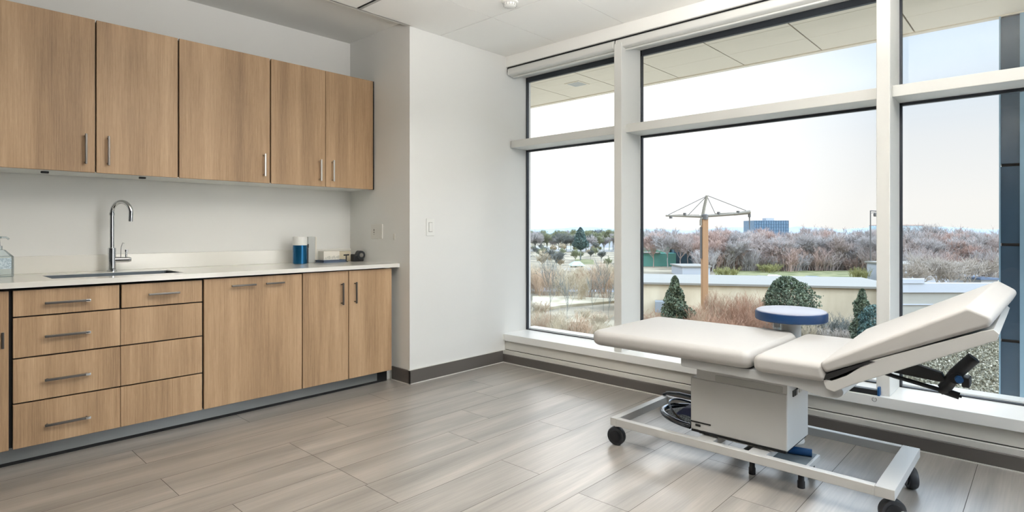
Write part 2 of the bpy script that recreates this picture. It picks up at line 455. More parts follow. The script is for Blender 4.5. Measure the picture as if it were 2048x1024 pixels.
def base_unit(x0, x1, label, name='base_cabinet'):
    c = thing(name, label, 'cabinet', ((x0 + x1) / 2, YF, .0), 'oak base cabinets under the worktop')
    carcass(x0, x1, YF + .02, YB - .003, .10, .878, c)
    return c
c = base_unit(-.25, .405, 'narrow visible strip of oak base cabinet left of the drawers, with small pull')
d = front('door', -.24, .397, .095, .875, YF, c); pull_v(.372, YF, .600, .680, d)
c = base_unit(.405, 1.285, 'oak drawer cabinet below the sink with two columns of drawer fronts', 'drawer_cabinet')
zs = [(.747, .875), (.543, .740), (.320, .536), (.095, .313)]
for k, (z0, z1) in enumerate(zs):
    gx = .005 if k == 0 else .0012
    dl = front('drawer', .413, .862 - gx, z0, z1, YF, c)
    zh = [.806, .638, .418, .189][k]
    b = B(); b.box(.532, .722, YF - .034, YF - .022, zh - .006, zh + .006, .002, 2); b.box(.700, .7225, YF - .0345, YF - .0215, zh - .0065, zh + .0065, .002, 2, slot=1)
    for x in (.545, .71): b.tube([(x, YF, zh), (x, YF - .026, zh)], .0042, 8)
    b.link('handle', [DSTEEL, CHROME], dl)
    dr = front('drawer', .862 + gx, 1.279, z0, z1, YF, c)
    if k == 0: pull_h(.990, 1.150, YF, .813, dr)
c = base_unit(1.285, 1.918, 'wide oak base cabinet front with two short horizontal pulls')
d = front('door', 1.290, 1.9125, .095, .878, YF, c); pull_h(1.440, 1.592, YF, .829, d); pull_h(1.655, 1.778, YF, .830, d)
c = base_unit(1.918, 2.650, 'two-door oak base cabinet beside the recess side wall')
d = front('door', 1.9195, 2.268, .095, .881, YF, c); pull_v(2.212, YF, .640, .798, d)
d = front('door', 2.274, 2.646, .095, .881, YF, c); pull_v(2.320, YF, .642, .798, d)
b = B(); b.box(2.651, XS - .001, YF + .10, YF + .12, 0, .888); b.box(2.684, XS - .001, YF - .025, YB - .001, .888, ZT - .001); tag(b.link('filler_strip', WALL), 'pale filler strip between the last base cabinet and the side wall', 'filler')
b = B(); b.box(-.25, 2.56, 3.80, 3.815, .016, .10); b.box(-.25, 2.56, 3.798, 3.82, 0, .016, slot=1); b.box(2.56, 2.65, 3.80, 3.9, 0, .10, slot=1)
tag(b.link('plinth', [KICK, BLACK]), 'long grey recessed plinth along the floor under the base cabinets', 'plinth')

# worktop with sink opening
ZT = .918
cb = thing('countertop', 'white stone worktop with upstand along the base cabinets', 'countertop', (1.2, 3.7, ZT))
SX0, SX1, SY0, SY1 = .585, 1.222, 3.862, 4.185
b = B(); z0 = .890
for xa, xb, ya, yb in ((-.25, SX0, 3.70, YB), (SX1, 2.683, 3.70, YB), (SX0, SX1, 3.70, SY0), (SX0, SX1, SY1, YB)):
    b.box(xa, xb, ya, yb, z0, ZT)
b.link('slab', QUARTZ, cb)
b = B(); b.box(-.25, XS - .002, YB - .02, YB - .0015, ZT, 1.021, .002, 1, smooth=False); b.link('upstand', QUARTZ, cb)
sk = thing('sink', 'rectangular stainless steel sink sunk into the white worktop', 'sink', ((SX0 + SX1) / 2, (SY0 + SY1) / 2, .72))
b = B(); e = .006; zb = .72
zt_ = ZT - .003; u = .0006
b.box(SX0 + u, SX1 - u, SY0 + u, SY1 - u, zb, zb + .004)
b.box(SX0 + u, SX0 + e, SY0 + u, SY1 - u, zb, zt_); b.box(SX1 - e, SX1 - u, SY0 + u, SY1 - u, zb, zt_)
b.box(SX0 + e, SX1 - e, SY0 + u, SY0 + e, zb, zt_); b.box(SX0 + e, SX1 - e, SY1 - e, SY1 - u, zb, zt_)
b.link('basin', SINKS, sk)
b = B(); b.lathe([(.045, 0), (.045, .003), (.03, .004), (.028, .001)], ((SX0 + SX1) / 2, 4.05, zb + .004), 24); b.link('drain', CHROME, sk)

# faucet
fx, fy = .945, 4.285
fa = thing('faucet', 'tall chrome gooseneck faucet behind the sink', 'faucet', (fx, fy, ZT))
b = B(); b.lathe([(.026, 0), (.026, .008), (.0215, .012), (.0215, .145), (.0165, .148)], (fx, fy, ZT), 28); b.link('body', CHROME, fa)
b = B(); R = .068; dx, dy = .55, -.83
pts = [(fx, fy, ZT + .14), (fx, fy, ZT + .2), (fx, fy, ZT + .28), (fx, fy, ZT + .365)]
for k in range(1, 17):
    a = PI * k / 16 * 1.04; pts.append((fx + dx * R * (1 - math.cos(a)), fy + dy * R * (1 - math.cos(a)), ZT + .365 + R * math.sin(a)))
q = pts[-1]; pts.append((q[0] - dx * .003, q[1] - dy * .003, q[2] - .045))
b.tube(pts, .0125, 16); b.tube([(fx, fy, ZT + .35), (fx, fy, ZT + .366)], .0155, 16); b.link('spout', CHROME, fa)
b = B(); b.tube([(fx + .01, fy, ZT + .072), (fx + .085, fy - .012, ZT + .072)], .0175, 18); b.tube([(fx + .085, fy - .012, ZT + .072), (fx + .1, fy - .0145, ZT + .072)], .0175, 18, r_end=.012)
b.link('valve', CHROME, fa)
b = B(); b.tube([(fx + .072, fy - .011, ZT + .08), (fx + .074, fy - .012, ZT + .125)], .006, 10); b.tube([(fx + .074, fy - .012, ZT + .122), (fx + .074, fy - .012, ZT + .134)], .0095, 12)
b.tube([(fx + .045, fy - .006, ZT + .085), (fx + .047, fy - .006, ZT + .15), (fx + .055, fy - .008, ZT + .178), (fx + .063, fy - .01, ZT + .174)], .0022, 8); b.link('lever', CHROME, fa)

# soap bottle
sx, sy = .405, 4.20
so = thing('soap_bottle', 'pale blue translucent pump bottle at the left end of the worktop', 'bottle', (sx, sy, ZT))
b = B(); pl = round_poly([(sx - .062, sy - .038), (sx + .062, sy - .038), (sx + .062, sy + .038), (sx - .062, sy + .038)], [.02] * 4, 5)
b.loft([(x, y, ZT) for x, y in pl], [(x, y, ZT + .115) for x, y in pl], .004, 2, caps_only=True)
sh = [(sx + (x - sx) * .42, sy + (y - sy) * .5) for x, y in pl]
b.loft([(x, y, ZT + .112) for x, y in pl], [(x, y, ZT + .15) for x, y in sh], .004, 2, caps_only=True); b.link('bottle', SOAP, so)
b = B(); b.box(sx - .05, sx + .05, sy - .0395, sy - .0383, ZT + .045, ZT + .105); b.link('bottle_label', LABELM, so)
b = B(); b.lathe([(.017, 0), (.017, .02), (.008, .022), (.006, .06), (.012, .062), (.012, .072)], (sx, sy, ZT + .15), 18)
b.tube([(sx, sy, ZT + .218), (sx + .03, sy - .02, ZT + .217), (sx + .04, sy - .027, ZT + .207)], .005, 8); b.link('pump', SOAP, so)

# counter items
kx, ky = 2.163, 4.25
ca = thing('insulated_mug', 'metallic blue cylinder with white lid on the worktop', 'canister', (kx, ky, ZT))
b = B(); b.lathe([(.05, 0), (.053, .004), (.053, .140), (.052, .142)], (kx, ky, ZT), 40); b.link('body', CANB, ca)
b = B(); b.lathe([(.052, .142), (.0535, .144), (.0535, .204), (.050, .209)], (kx, ky, ZT), 40); b.link('lid', WPLAS, ca)
b = B(); b.box(kx + .045, kx + .068, ky - .012, ky + .012, ZT + .12, ZT + .150, .003, 2); b.box(kx + .05, kx + .066, ky - .01, ky + .01, ZT + .0, ZT + .12, .003, 2); b.link('handle', BLKP, ca)
b = B(); b.box(2.262, 2.322, 4.31, 4.385, ZT, ZT + .206, .003, 2); b.box(2.322, 2.336, 4.31, 4.385, ZT, ZT + .204, .001, 1, slot=1)
tag(b.link('silver_box', [mat('silver_grey_card', rgb(176, 178, 176), .4), CARD]), 'tall thin silver grey box standing behind the blue cylinder', 'box')
b = B(); M = Matrix.Rotation(math.radians(4), 4, 'Z')
M = Matrix.Translation((2.42, 4.24, 0)) @ M
b.box(-.105, .105, -.06, .06, ZT, ZT + .008, .001, 1, M=M); b.box(-.1, .1, -.058, .058, ZT + .0085, ZT + .0165, .001, 1, M=M); b.box(-.105, .105, -.06, .06, ZT + .0165, ZT + .021, .001, 1, M=M)
tag(b.link('notebook', NOTE), 'dark slate blue notebook lying under the white box', 'notebook')
tb = thing('tissue_box', 'low white carton resting on the dark notebook', 'box', (2.4, 4.25, ZT + .021))
b = B(); b.box(2.335, 2.475, 4.20, 4.29, ZT + .021, ZT + .092, .003, 2); b.link('body', CARD, tb)
b = B()
for k in range(9):
    x = 2.35 + k * .0135; b.box(x, x + .007 + .004 * (k % 3), 4.1985, 4.2005, ZT + .03 + .004 * (k % 2), ZT + .044 + .005 * (k % 3))
b.link('print', mat('faint_print', rgb(196, 194, 184), .7), tb)
b = B(); b.box(2.515, 2.632, 4.29, 4.36, ZT, ZT + .083, .003, 2); tag(b.link('carton', BEIGE), 'small beige carton beside the tape dispenser', 'box')
kk = thing('key_tag', 'small dark stand with crossbar in front of the beige carton', 'holder', (2.54, 4.23, ZT))
b = B(); b.lathe([(.014, 0), (.014, .004), (.005, .006), (.0045, .056), (.003, .06)], (2.535, 4.20, ZT), 14); b.link('post', BLKP, kk)
b = B(); b.tube([(2.515, 4.205, ZT + .056), (2.557, 4.195, ZT + .058)], .006, 10); b.link('crossbar', BLKP, kk)
td = thing('tape_dispenser', 'black tape dispenser near the recess corner on the worktop', 'tape dispenser', (2.63, 4.2, ZT))
b = B(); pr = round_poly([(2.595, 0), (2.69, 0), (2.692, .05), (2.675, .088), (2.65, .09), (2.63, .052), (2.615, .04), (2.607, .062), (2.595, .06)], [.004, .006, .02, .02, .02, .01, .006, .004, .004], 4)
b.loft([(x, 4.185, ZT + z) for x, z in pr], [(x, 4.235, ZT + z) for x, z in pr], .003, 2, caps_only=True); b.link('body', BLKP, td)
Mr = Matrix.Translation((2.662, 4.178, ZT + .052)) @ Matrix.Rotation(PI / 2, 4, 'X')
b = B(); b.lathe([(.012, -.007), (.034, -.007), (.036, -.004), (.036, .0), (.012, .0)], (0, 0, 0), 32, M=Mr); b.link('tape_roll', TYRE, td)
b = B(); b.lathe([(.005, .0), (.017, .0), (.017, .004), (.005, .004)], (0, 0, 0), 24, M=Mr); b.link('hub', STEEL, td)

# wall plates
ol = thing('outlet', 'double wall outlet plate on the recess side wall above the worktop', 'outlet', (XS, 4.03, 1.1))
b = B(); b.box(XS - .007, XS - .0005, 3.985, 4.095, 1.106, 1.226, .002, 2); b.box(XS - .012, XS - .0005, 3.928, 3.982, 1.108, 1.226, .003, 2); b.link('plate', IVORY, ol)
b = B(); b.box(XS - .0085, XS - .006, 4.043, 4.052, 1.170, 1.186); b.box(XS - .0085, XS - .006, 4.042, 4.053, 1.155, 1.163); b.box(XS - .0085, XS - .006, 4.045, 4.050, 1.140, 1.146); b.link('socket_slot', CARC, ol)
b = B(); b.box(XS - .006, XS - .0005, 3.765, 3.79, 1.10, 1.15, .002, 2); tag(b.link('wall_sensor', IVORY), 'tiny blank cover plate on the side wall, right of the double outlet', 'plate')
ls = thing('light_switch', 'white rocker light switch on the pier wall', 'switch', (2.9, YP, 1.134))
b = B(); b.box(2.862, 2.942, YP - .007, YP - .0005, 1.132, 1.268, .004, 2); b.link('plate', WPLAS, ls)
b = B(); b.box(2.884, 2.921, YP - .0078, YP - .006, 1.163, 1.238, .0005, 1, slot=1); b.box(2.8865, 2.9185, YP - .0105, YP - .006, 1.1655, 1.2355, .002, 2); b.link('rocker', [WPLAS, LINE], ls)

# ------------------------------------------------------------------ wall cabinets
YU = 4.05
def wall_unit(x0, x1, label):
    c = thing('wall_cabinet', label, 'cabinet', ((x0 + x1) / 2, YU, 1.50), 'oak wall cabinets above the worktop')
    carcass(x0, x1, YU + .02, YB - .003, 1.512, 2.385, c, WHITEC)
    return c
z0u, z1u = 1.508, 2.393
c = wall_unit(-.02, 1.249, 'large two-door oak wall cabinet above the sink, leftmost of the three')
d = front('door', -.01, .811, z0u, z1u, YU, c); pull_v(.763, YU, 1.553, 1.726, d)
d = front('door', .818, 1.245, z0u, z1u, YU, c); pull_v(.872, YU, 1.553, 1.724, d)
for x in (.58, 1.06):
    b = B(); b.box(x, x + .035, YU + .10, YU + .12, 1.496, 1.5085, .002, 1); b.link('catch', BLKP, c)
c = wall_unit(1.249, 1.841, 'single-door oak wall cabinet, middle one of the upper row')
d = front('door', 1.254, 1.836, z0u, z1u, YU, c); pull_v(1.792, YU, 1.553, 1.712, d, STEEL)
c = wall_unit(1.841, 2.700, 'two-door oak wall cabinet against the recess side wall')
d = front('door', 1.846, 2.2655, z0u, z1u, YU, c); pull_v(2.218, YU, 1.548, 1.710, d, STEEL)
b = B(); b.box(2.6905, 2.7, YU + .002, YU + .03, z0u, z1u); b.link('edge_filler', BLACK, c)
d = front('door', 2.2695, 2.690, z0u, z1u, YU, c); pull_v(2.323, YU, 1.550, 1.714, d, STEEL)

# ------------------------------------------------------------------ ceiling fittings
dt = thing('ceiling_detector', 'round white slotted detector on the ceiling', 'detector', (2.885, 2.70, ZC))
b = B(); b.lathe([(.056, .0), (.056, -.008), (.047, -.014)], (2.885, 2.70, ZC), 36); b.link('base', WPLAS, dt)
b = B(); b.lathe([(.043, -.012), (.043, -.026), (.036, -.034), (.012, -.038)], (2.885, 2.70, ZC), 36)
for k in range(14):
    a = 2 * PI * k / 14; b.box(-.002, .002, .041, .046, -.03, -.014, slot=1, M=Matrix.Translation((2.885, 2.70, ZC)) @ Matrix.Rotation(a, 4, 'Z'))
b.link('cap', [WPLAS, SLOTG], dt)
sd = thing('slot_diffuser', 'thin dark linear slot diffuser in the ceiling beside the cabinet recess', 'air diffuser', (2.25, 2.9, ZC))
b = B(); b.box(2.231, 2.243, 2.1, YP - .02, ZC - .002, ZC - .0002); b.link('slot', BLACK, sd)
b = B(); b.box(2.243, 2.262, 2.1, YP - .02, ZC - .005, ZC - .0002); b.link('frame', SLOTG, sd)

# black stay lying on the sill
st = thing('window_stay', 'black bar with blue end bracket lying on the white sill under the backrest', 'window stay', (3.76, .8, .252))
b = B(); b.box(3.745, 3.785, .70, .97, .2525, .283, .006, 2); b.link('bar', BLKP, st)
b = B(); b.box(3.738, 3.79, .690, .702, .2525, .30, .002, 2); b.link('bracket', BLUEP, st)
b = B(); b.tube([(3.7335, .715 + .011 * math.cos(a), .232 + .011 * math.sin(a)) for a in [2 * PI * k / 18 for k in range(18)]], .0016, 6, closed=True)
tag(b.link('ring_pull', CHROME), 'tiny wire ring pull on the front edge of the window sill', 'ring pull')

# ------------------------------------------------------------------ examination table
T = thing('examination_table', 'white wheeled examination table with raised backrest by the window', 'examination table', (3.0, 1.1, 0))
X0, X1 = 2.62, 3.37
# leg cushion
def cushion(name, poly, radii, z0, z1, bev):
    b = B(); b.pillow(poly, poly, radii, lambda p, t_: (p[0], p[1], z0 + t_), lambda p, t_: (p[0], p[1], z1 - t_), bev)
    return b.link(name, VINYL, T)
cushion('leg_cushion', [(X0, 1.855), (X0, .982), (X1, .982), (X1, 1.855)], [.06, .04, .12, .06], .545, .625, .032)
# seat cushion
pr = [(.972, .543), (.972, .622), (.688, .622), (.664, .543)]
b = B(); b.pillow(pr, pr, [.03, .034, .02, .02], lambda p, t_: (X0 + t_, *p), lambda p, t_: (X1 - .01 - t_, *p), .026); b.link('seat_cushion', VINYL, T)
# back cushion, thicker towards the head, with a turned-down head end
near = [(.706, .620), (.676, .584), (.155, .833), (.136, .866), (.215, .900)]
far = [(.690, .668), (.664, .600), (.12, .864), (.100, .905), (.170, .948)]
rd = [.018, .014, .012, .022, .022]
b = B(); b.pillow(near, far, rd, lambda p, t_: (X0 + t_, *p), lambda p, t_: (X1 + .015 - t_, *p), .015); b.link('back_cushion', VINYL, T)
# shells
pr = [(.690, .562), (.655, .556), (.60, .586), (.52, .658), (.17, .818), (.143, .826), (.128, .812), (.134, .788), (.40, .648), (.58, .552), (.645, .512), (.675, .520)]
b = B(); b.loft([(X0 + .006, y, z) for y, z in pr], [(X1 - .01, y, z + .02) for y, z in pr], .004, 2, caps_only=True); b.link('back_shell', TBL, T)
pr = round_poly([(1.33, .545), (1.33, .505), (.80, .498), (.70, .478), (.635, .482), (.60, .515), (.66, .542)], [0, .01, .05, .05, .04, .02, 0], 5)
b = B(); b.loft([(X0 + .03, y, z) for y, z in pr], [(X1 - .03, y, z) for y, z in pr], .004, 2, caps_only=True); b.link('seat_shell', TGREY, T)
b = B(); b.loft([(X0 + .004, y, z) for y, z in [(.684, .553), (.676, .58), (.52, .658), (.50, .6595), (.535, .640), (.64, .575)]], [(X0 + .40, y, z) for y, z in [(.684, .553), (.676, .58), (.52, .658), (.50, .6595), (.535, .640), (.64, .575)]], 0)
b.link('hinge_gap_cover', BLACK, T)
# housing
hs = B(); hs.box(2.775, 3.085, .872, 1.338, .165, .428, .006, 3); H = hs.link('housing', TBL, T)
b = B(); b.box(2.7775, 3.082, .8725, 1.308, .42, .502, .003, 2); b.link('column', TBL, T)
pr = round_poly([(1.21, .428), (1.21, .459), (.893, .459), (.893, .428)], [.004] * 4, 3)
b = B(); b.loft([(2.7755, y, z) for y, z in pr], [(2.79, y, z) for y, z in pr], 0); b.link('recess_panel', SLOTG, H)
b = B(); b.box(2.772, 2.776, 1.232, 1.336, .2035, .209); b.box(2.772, 2.776, 1.285, 1.312, .186, .196, .001, 1); b.link('control_slot', BLACK, H)
b = B(); b.box(2.776, 3.08, .88, 1.334, .155, .1655); b.link('base_gasket', BLACK, H)
b = B(); b.box(2.845, 2.90, .866, .8725, .402, .430, .001, 1); b.box(2.865, 2.872, .8645, .867, .404, .428, slot=1); b.box(2.935, 2.975, .867, .8725, .404, .432, .001, 1, slot=2)
b.tube([(2.895, .868, .428), (2.94, .868, .438)], .004, 8); b.link('latch', [DSTEEL, BLACK, STEEL], H)
# base frame
zr0, zr1 = .108, .148; w = .034
b = B()
b.box(2.69, 2.69 + w, .5145, 1.7255, zr0, zr1, .002, 1, smooth=False); b.box(3.26, 3.26 + w, .5145, 1.7255, zr0, zr1, .002, 1, smooth=False)
b.box(2.69, 3.294, .445, .515, zr0 - .001, zr1 + .001, .003, 2); b.box(2.69, 3.294, 1.725, 1.765, zr0 - .001, zr1 + .001, .003, 2)
b.box(2.72, 3.27, .95, 1.03, zr0 + .002, zr1 - .002, .003, 2); b.box(2.72, 3.27, 1.2, 1.28, zr0 + .002, zr1 - .002, .003, 2)
b.box(2.79, 3.06, .93, 1.30, .146, .157)
b.link('base_frame', TBL, T)
def caster(x, y, ang, wr=.05, ww=.028):
    c = bpy.data.objects.new('caster', None); COL.objects.link(c); c.parent = T; c.location = Vector((x, y, 0)) - T.location
    R = Matrix.Translation((x, y, wr)) @ Matrix.Rotation(ang, 4, 'Z') @ Matrix.Rotation(PI / 2, 4, 'Y')
    b = B(); b.lathe([(wr * .9, -ww / 2 - .004), (wr, -ww / 2 + .004), (wr, ww / 2 - .004), (wr * .9, ww / 2 + .004)], (0, 0, 0), 36, M=R); b.link('wheel', TYRE, c)
    b = B(); b.lathe([(wr * .62, -ww / 2 - .007), (wr * .62, ww / 2 + .007)], (0, 0, 0), 28, M=R)
    b.link('hub', HUB, c)
    b = B(); b.tube([(x, y, zr0 + .004), (x, y, wr * 1.9)], .011, 12); b.link('stem', CHROME, c)
caster(2.712, 1.738, math.radians(10)); caster(3.277, 1.42, math.radians(30)); caster(3.16, .462, math.radians(-62)); caster(2.735, .462, math.radians(35))
b = B(); b.box(2.695, 2.752, .27, .425, .040, .056, .006, 3); b.tube([(2.735, .42, .05), (2.738, .44, .055)], .007, 8); b.link('brake_pedal', TBL, T)
# tray under the housing
b = B(); b.box(2.80, 3.02, .80, 1.1, .078, .104, .003, 2); b.box(2.815, 3.01, .812, 1.09, .104, .1055, slot=1); tr = b.link('foot_tray', [TBL, mat('grey_rubber_mat', rgb(120, 128, 132), .6)], T)
for x, y in ((2.83, .83), (2.99, .83), (2.83, 1.05)):
    b = B(); b.lathe([(.016, 0), (.016, .03), (.013, .034), (.013, .079)], (x, y, 0), 14); b.link('foot', BLKP, tr)
b = B(); b.tube([(2.96, .82, .124), (2.93, .92, .124)], .018, 16); b.link('foot_pump', BLUEP, tr)
# foot hoop with net on the left of the housing
hp = [(2.935 + .165 * math.cos(a), 1.338 + .225 * math.sin(a), .178 + .012 * math.sin(a)) for a in [PI * k / 24 for k in range(25)]]
b = B(); b.tube(hp, .014, 12); hoop = b.link('foot_hoop', DCHROME, T)
b = B(); b.tube([(2.935 + .14 * math.cos(a), 1.338 + .19 * math.sin(a), .165 + .075 * math.sin(a)) for a in [PI * k / 20 for k in range(21)]], .005, 8)
b.tube([(2.935 + .02 * math.cos(a), 1.338 + .215 * math.sin(a), .19 + .03 * math.sin(a * 2)) for a in [PI / 2 * k / 8 for k in range(9)]], .005, 8); b.link('inner_hoop', DCHROME, hoop)
t = bmesh.new(); n1, n2 = 20, 6; rows = []
for j in range(n2 + 1):
    s = j / n2; rows.append([t.verts.new((2.935 + .158 * s * math.cos(PI * i / n1), 1.338 + .215 * s * math.sin(PI * i / n1) , .176 + .05 * (1 - s * s))) for i in range(n1 + 1)])
for j in range(n2):
    for i in range(n1):
        try: t.faces.new((rows[j][i], rows[j][i + 1], rows[j + 1][i + 1], rows[j + 1][i]))
        except ValueError: pass
ex = bmesh.ops.extrude_face_region(t, geom=t.faces[:]); bmesh.ops.translate(t, vec=(0, 0, -.012), verts=[v for v in ex['geom'] if isinstance(v, bmesh.types.BMVert)])
bmesh.ops.recalc_face_normals(t, faces=t.faces[:])
b = B(); b._merge(t, 0, True); b.link('net', NET, hoop)
b = B(); b.loft([(2.80, 1.342, .185), (3.03, 1.342, .185), (3.02, 1.342, .262), (2.88, 1.342, .245)], [(2.84, 1.47, .19), (2.96, 1.46, .19), (2.96, 1.43, .232), (2.89, 1.44, .222)], .008, 2); b.link('pouch', NAVY, hoop)
b = B(); b.tube([(3.285, 1.765, .15), (3.29, 1.74, .165), (3.29, 1.66, .175), (3.29, 1.50, .168), (3.285, 1.38, .155)], .009, 10); b.link('chrome_bar', DCHROME, T)
# adjuster arms behind the backrest
ax = 3.0
b = B(); pr = [(.47, .585), (.44, .605), (.33, .578), (.315, .545), (.34, .540), (.50, .552)]
b.loft([(ax - .018, y, z) for y, z in pr], [(ax + .018, y, z) for y, z in pr], .003, 2); up = b.link('adjuster_arm', BLKP, T)
b = B(); b.tube([(ax, .55, .545), (ax, .50, .533), (ax, .42, .519), (ax, .33, .503)], .009, 10); b.tube([(ax, .34, .505), (ax, .272, .490)], .015, 14); b.tube([(ax, .272, .49), (ax, .264, .4885)], .006, 10); b.link('release_lever', BLKP, T)
b = B(); b.tube([(ax, .325, .51), (ax, .315, .525), (ax, .285, .580), (ax, .225, .655)], .024, 18)
b.tube([(ax - .03, .282, .566), (ax + .03, .282, .566)], .022, 18); b.tube([(ax, .335, .504), (ax, .31, .512)], .02, 14); kn = b.link('adjuster_joint', BLKP, T)
b = B(); b.tube([(ax - .045, .268, .565), (ax - .028, .272, .566)], .014, 16); b.link('adjuster_knob', BLUEP, kn)
b = B(); b.box(ax - .04, ax + .04, .235, .262, .535, .575, .006, 2); b.link('adjuster_clamp', BLKP, kn)

# stool with blue band behind the table
sx, sy = 3.432, 1.06
S = thing('round_stool', 'round blue-banded swivel pad on a white post behind the examination table', 'stool', (sx, sy, 0))
b = B(); b.lathe([(.175, .672), (.183, .676), (.185, .684), (.185, .716), (.180, .722)], (sx, sy, 0), 64); b.link('band', BLUE, S)
b = B(); b.lathe([(.1795, .7215), (.1775, .727), (.165, .733), (.11, .738), (.03, .740)], (sx, sy, 0), 64); b.link('seat', PADTOP, S)
b = B(); b.lathe([(.075, .655), (.078, .658), (.078, .671), (.07, .673)], (sx, sy, 0), 32); b.link('flange', TBL, S)
b = B(); b.lathe([(.052, .03), (.052, .656)], (sx, sy, 0), 32); b.link('post', TBL, S)
b = B(); b.lathe([(.068, 0), (.07, .006), (.068, .014), (.056, .032)], (sx, sy, 0), 40); b.link('base', TBL, S)
b = B(); b.box(sx - .05, sx - .035, sy + .045, sy + .075, .63, .66, .003, 2); b.link('lever', TBL, S)

# ------------------------------------------------------------------ outside: soffit and wing
b = B(); xe = 6.25; ZS = 2.95
ysf = [-2.9 + .757 * k for k in range(14)]
xsf = [XG + .14, 5.32, 5.77, xe]
for xa, xb in zip(xsf, xsf[1:]):
    gx = .004 if xb < 5.7 else .0015
    for ya, yb in zip(ysf, ysf[1:]): b.box(xa + gx, xb - gx, ya + .006, yb - .006, ZS, ZS + .03)
b.box(XG + .14, xe, ysf[0], ysf[-1], ZS + .02, ZS + .3, slot=1); b.box(xe - .01, xe + .06, ysf[0], ysf[-1], ZS - .01, ZS + .4)
struct(b.link('roof_soffit', [SOFFIT, CARC]), 'cream panelled soffit outside the windows')
b = B(); b.box(XG + .06, XG + .16, -2.9, 7.0, 2.6, 3.3); b.box(XG + .06, XG + .16, 3.82, 7.0, -8, 3.3); struct(b.link('exterior_wall', SOFFIT), 'outer wall above the windows')
v = thing('soffit_vent', 'small square vent in the cream soffit outside the narrow window', 'vent', (5.66, 4.19, ZS))
b = B(); b.box(5.55, 5.77, 4.08, 4.30, ZS - .006, ZS - .0005, .002, 1); b.link('frame', SOFFIT, v)
b = B()
for k in range(7): b.box(5.575, 5.745, 4.105 + k * .025, 4.12 + k * .025, ZS - .009, ZS - .004)
b.link('grille', SLOTG, v)

WINGG = hatch_mat('dark_blue_spandrel_glass', rgb(48, 66, 82), rgb(62, 84, 102), 1.2, .25, lo=.3, hi=.7, spec=.6)
WINGF = mat('wing_mullion', rgb(136, 164, 182), .35, .4)
g0 = thing('glass_wing', 'dark blue glass building wing at the right edge of the view', 'building', (7.2, -1.2, -8))
b = B(); b.box(6.27, 9.0, -4.2, .292, -8, 2.945); b.link('structure', CARC, g0)
zl = [-8, -6.6, -5.2, -3.8, -2.4, -1.0, -.4, .268, 1.058, 1.712, 2.94]
for za, zb in zip(zl, zl[1:]):
    b = B(); b.box(6.255, 6.272, -4.2, .290, za + .012, zb - .012); b.box(6.255, 9.0, .290, .302, za + .012, zb - .012); b.link('glass_panel', WINGG, g0)
b = B(); b.box(6.235, 6.27, .296, .306, -8, 2.94)
for y in (.155, -1.2, -2.6): b.box(6.244, 6.258, y - .022, y + .022, -8, 2.94)
b.link('vertical_mullion', WINGF, g0)

# ------------------------------------------------------------------ outside: landscape
YAW = math.radians(42.9)
FW = (math.cos(YAW), math.sin(YAW)); RT = (math.sin(YAW), -math.cos(YAW))
GZ = -8.0
def P(r, d, z=GZ): return Vector((FW[0] * d + RT[0] * r, FW[1] * d + RT[1] * r, z))
def R(px, d): return (px - 1024) / 1157.0 * d          # lateral offset of a compass bearing at depth d
ROT = Matrix.Rotation(YAW - PI / 2, 4, 'Z')              # local x = right, local y = away
def obox(b, r0, r1, d0, d1, z0, z1, slot=0, bev=0, skew=0.0):
    """box in the survey frame; skew turns it about its left front corner"""
    M = Matrix.Translation(P(r0, d0, 0)) @ ROT @ Matrix.Rotation(skew, 4, 'Z')
    b.box(0, r1 - r0, 0, d1 - d0, z0, z1, bev, 1, slot, M=M, smooth=False)

GROUND = hatch_mat('winter_ground', rgb(112, 102, 84), rgb(148, 136, 114), .12, .95)
b = B(); b.quad(P(-600, -40, GZ), P(1500, -40, GZ), P(1500, 2600, GZ), P(-600, 2600, GZ)); struct(b.link('ground', GROUND), 'open ground outside')
GRASS = hatch_mat('pale_winter_grass', rgb(94, 96, 58), rgb(124, 120, 84), .35, .95)
SNOWY = hatch_mat('pale_paving', rgb(124, 122, 116), rgb(160, 156, 148), .3, .9)
PALE = hatch_mat('pale_sandy_paving', rgb(150, 138, 112), rgb(176, 164, 140), .3, .9)
ROAD = mat('grey_asphalt', rgb(150, 152, 154), .9, var=.08, scale=.4)
def patch(name, pts, m, label, cat, th=.05):
    b = B(); b.loft([P(r, d, GZ) for r, d in pts], [P(r, d, GZ + th) for r, d in pts], 0, smooth=False)
    o = b.link(name, m); struct(o, label, cat); return o
patch('lawn', [(R(1430, 100), 100), (R(1790, 100), 100), (R(1790, 132), 132), (R(1430, 134), 134)], GRASS, 'pale green grass verge below the woodland', 'lawn')
patch('lawn_strip', [(R(1150, 160), 160), (R(1190, 158), 158), (R(1186, 186), 186), (R(1150, 190), 190)], GRASS, 'grass patch beside the small hut', 'lawn')
patch('road', [(R(1000, 88), 88), (R(1800, 84), 84), (R(1800, 98), 98), (R(1000, 104), 104)], ROAD, 'grey road beyond the long low building', 'road')
patch('field', [(R(1000, 260), 260), (R(1300, 250), 250), (R(1300, 340), 340), (R(1000, 360), 360)], SNOWY, 'pale field in front of the far tree line', 'field')
patch('field_path', [(R(1000, 118), 118), (R(1260, 114), 114), (R(1260, 128), 128), (R(1000, 134), 134)], SNOWY, 'pale paved yard beyond the tan shrubs', 'path')
patch('terrace', [(R(1062, 64), 64), (R(1120, 69), 69), (R(1240, 74), 74), (R(1240, 75.5), 75.5), (R(1100, 80), 80), (R(1065, 79), 79)], PALE, 'pale sandy terrace below the narrow window', 'path', .3)
patch('terrace_low', [(R(1118, 56), 56), (R(1165, 56.5), 56.5), (R(1208, 60), 60), (R(1200, 62), 62), (R(1160, 62), 62)], PALE, 'small rounded pale terrace among dry grass', 'path', .3)

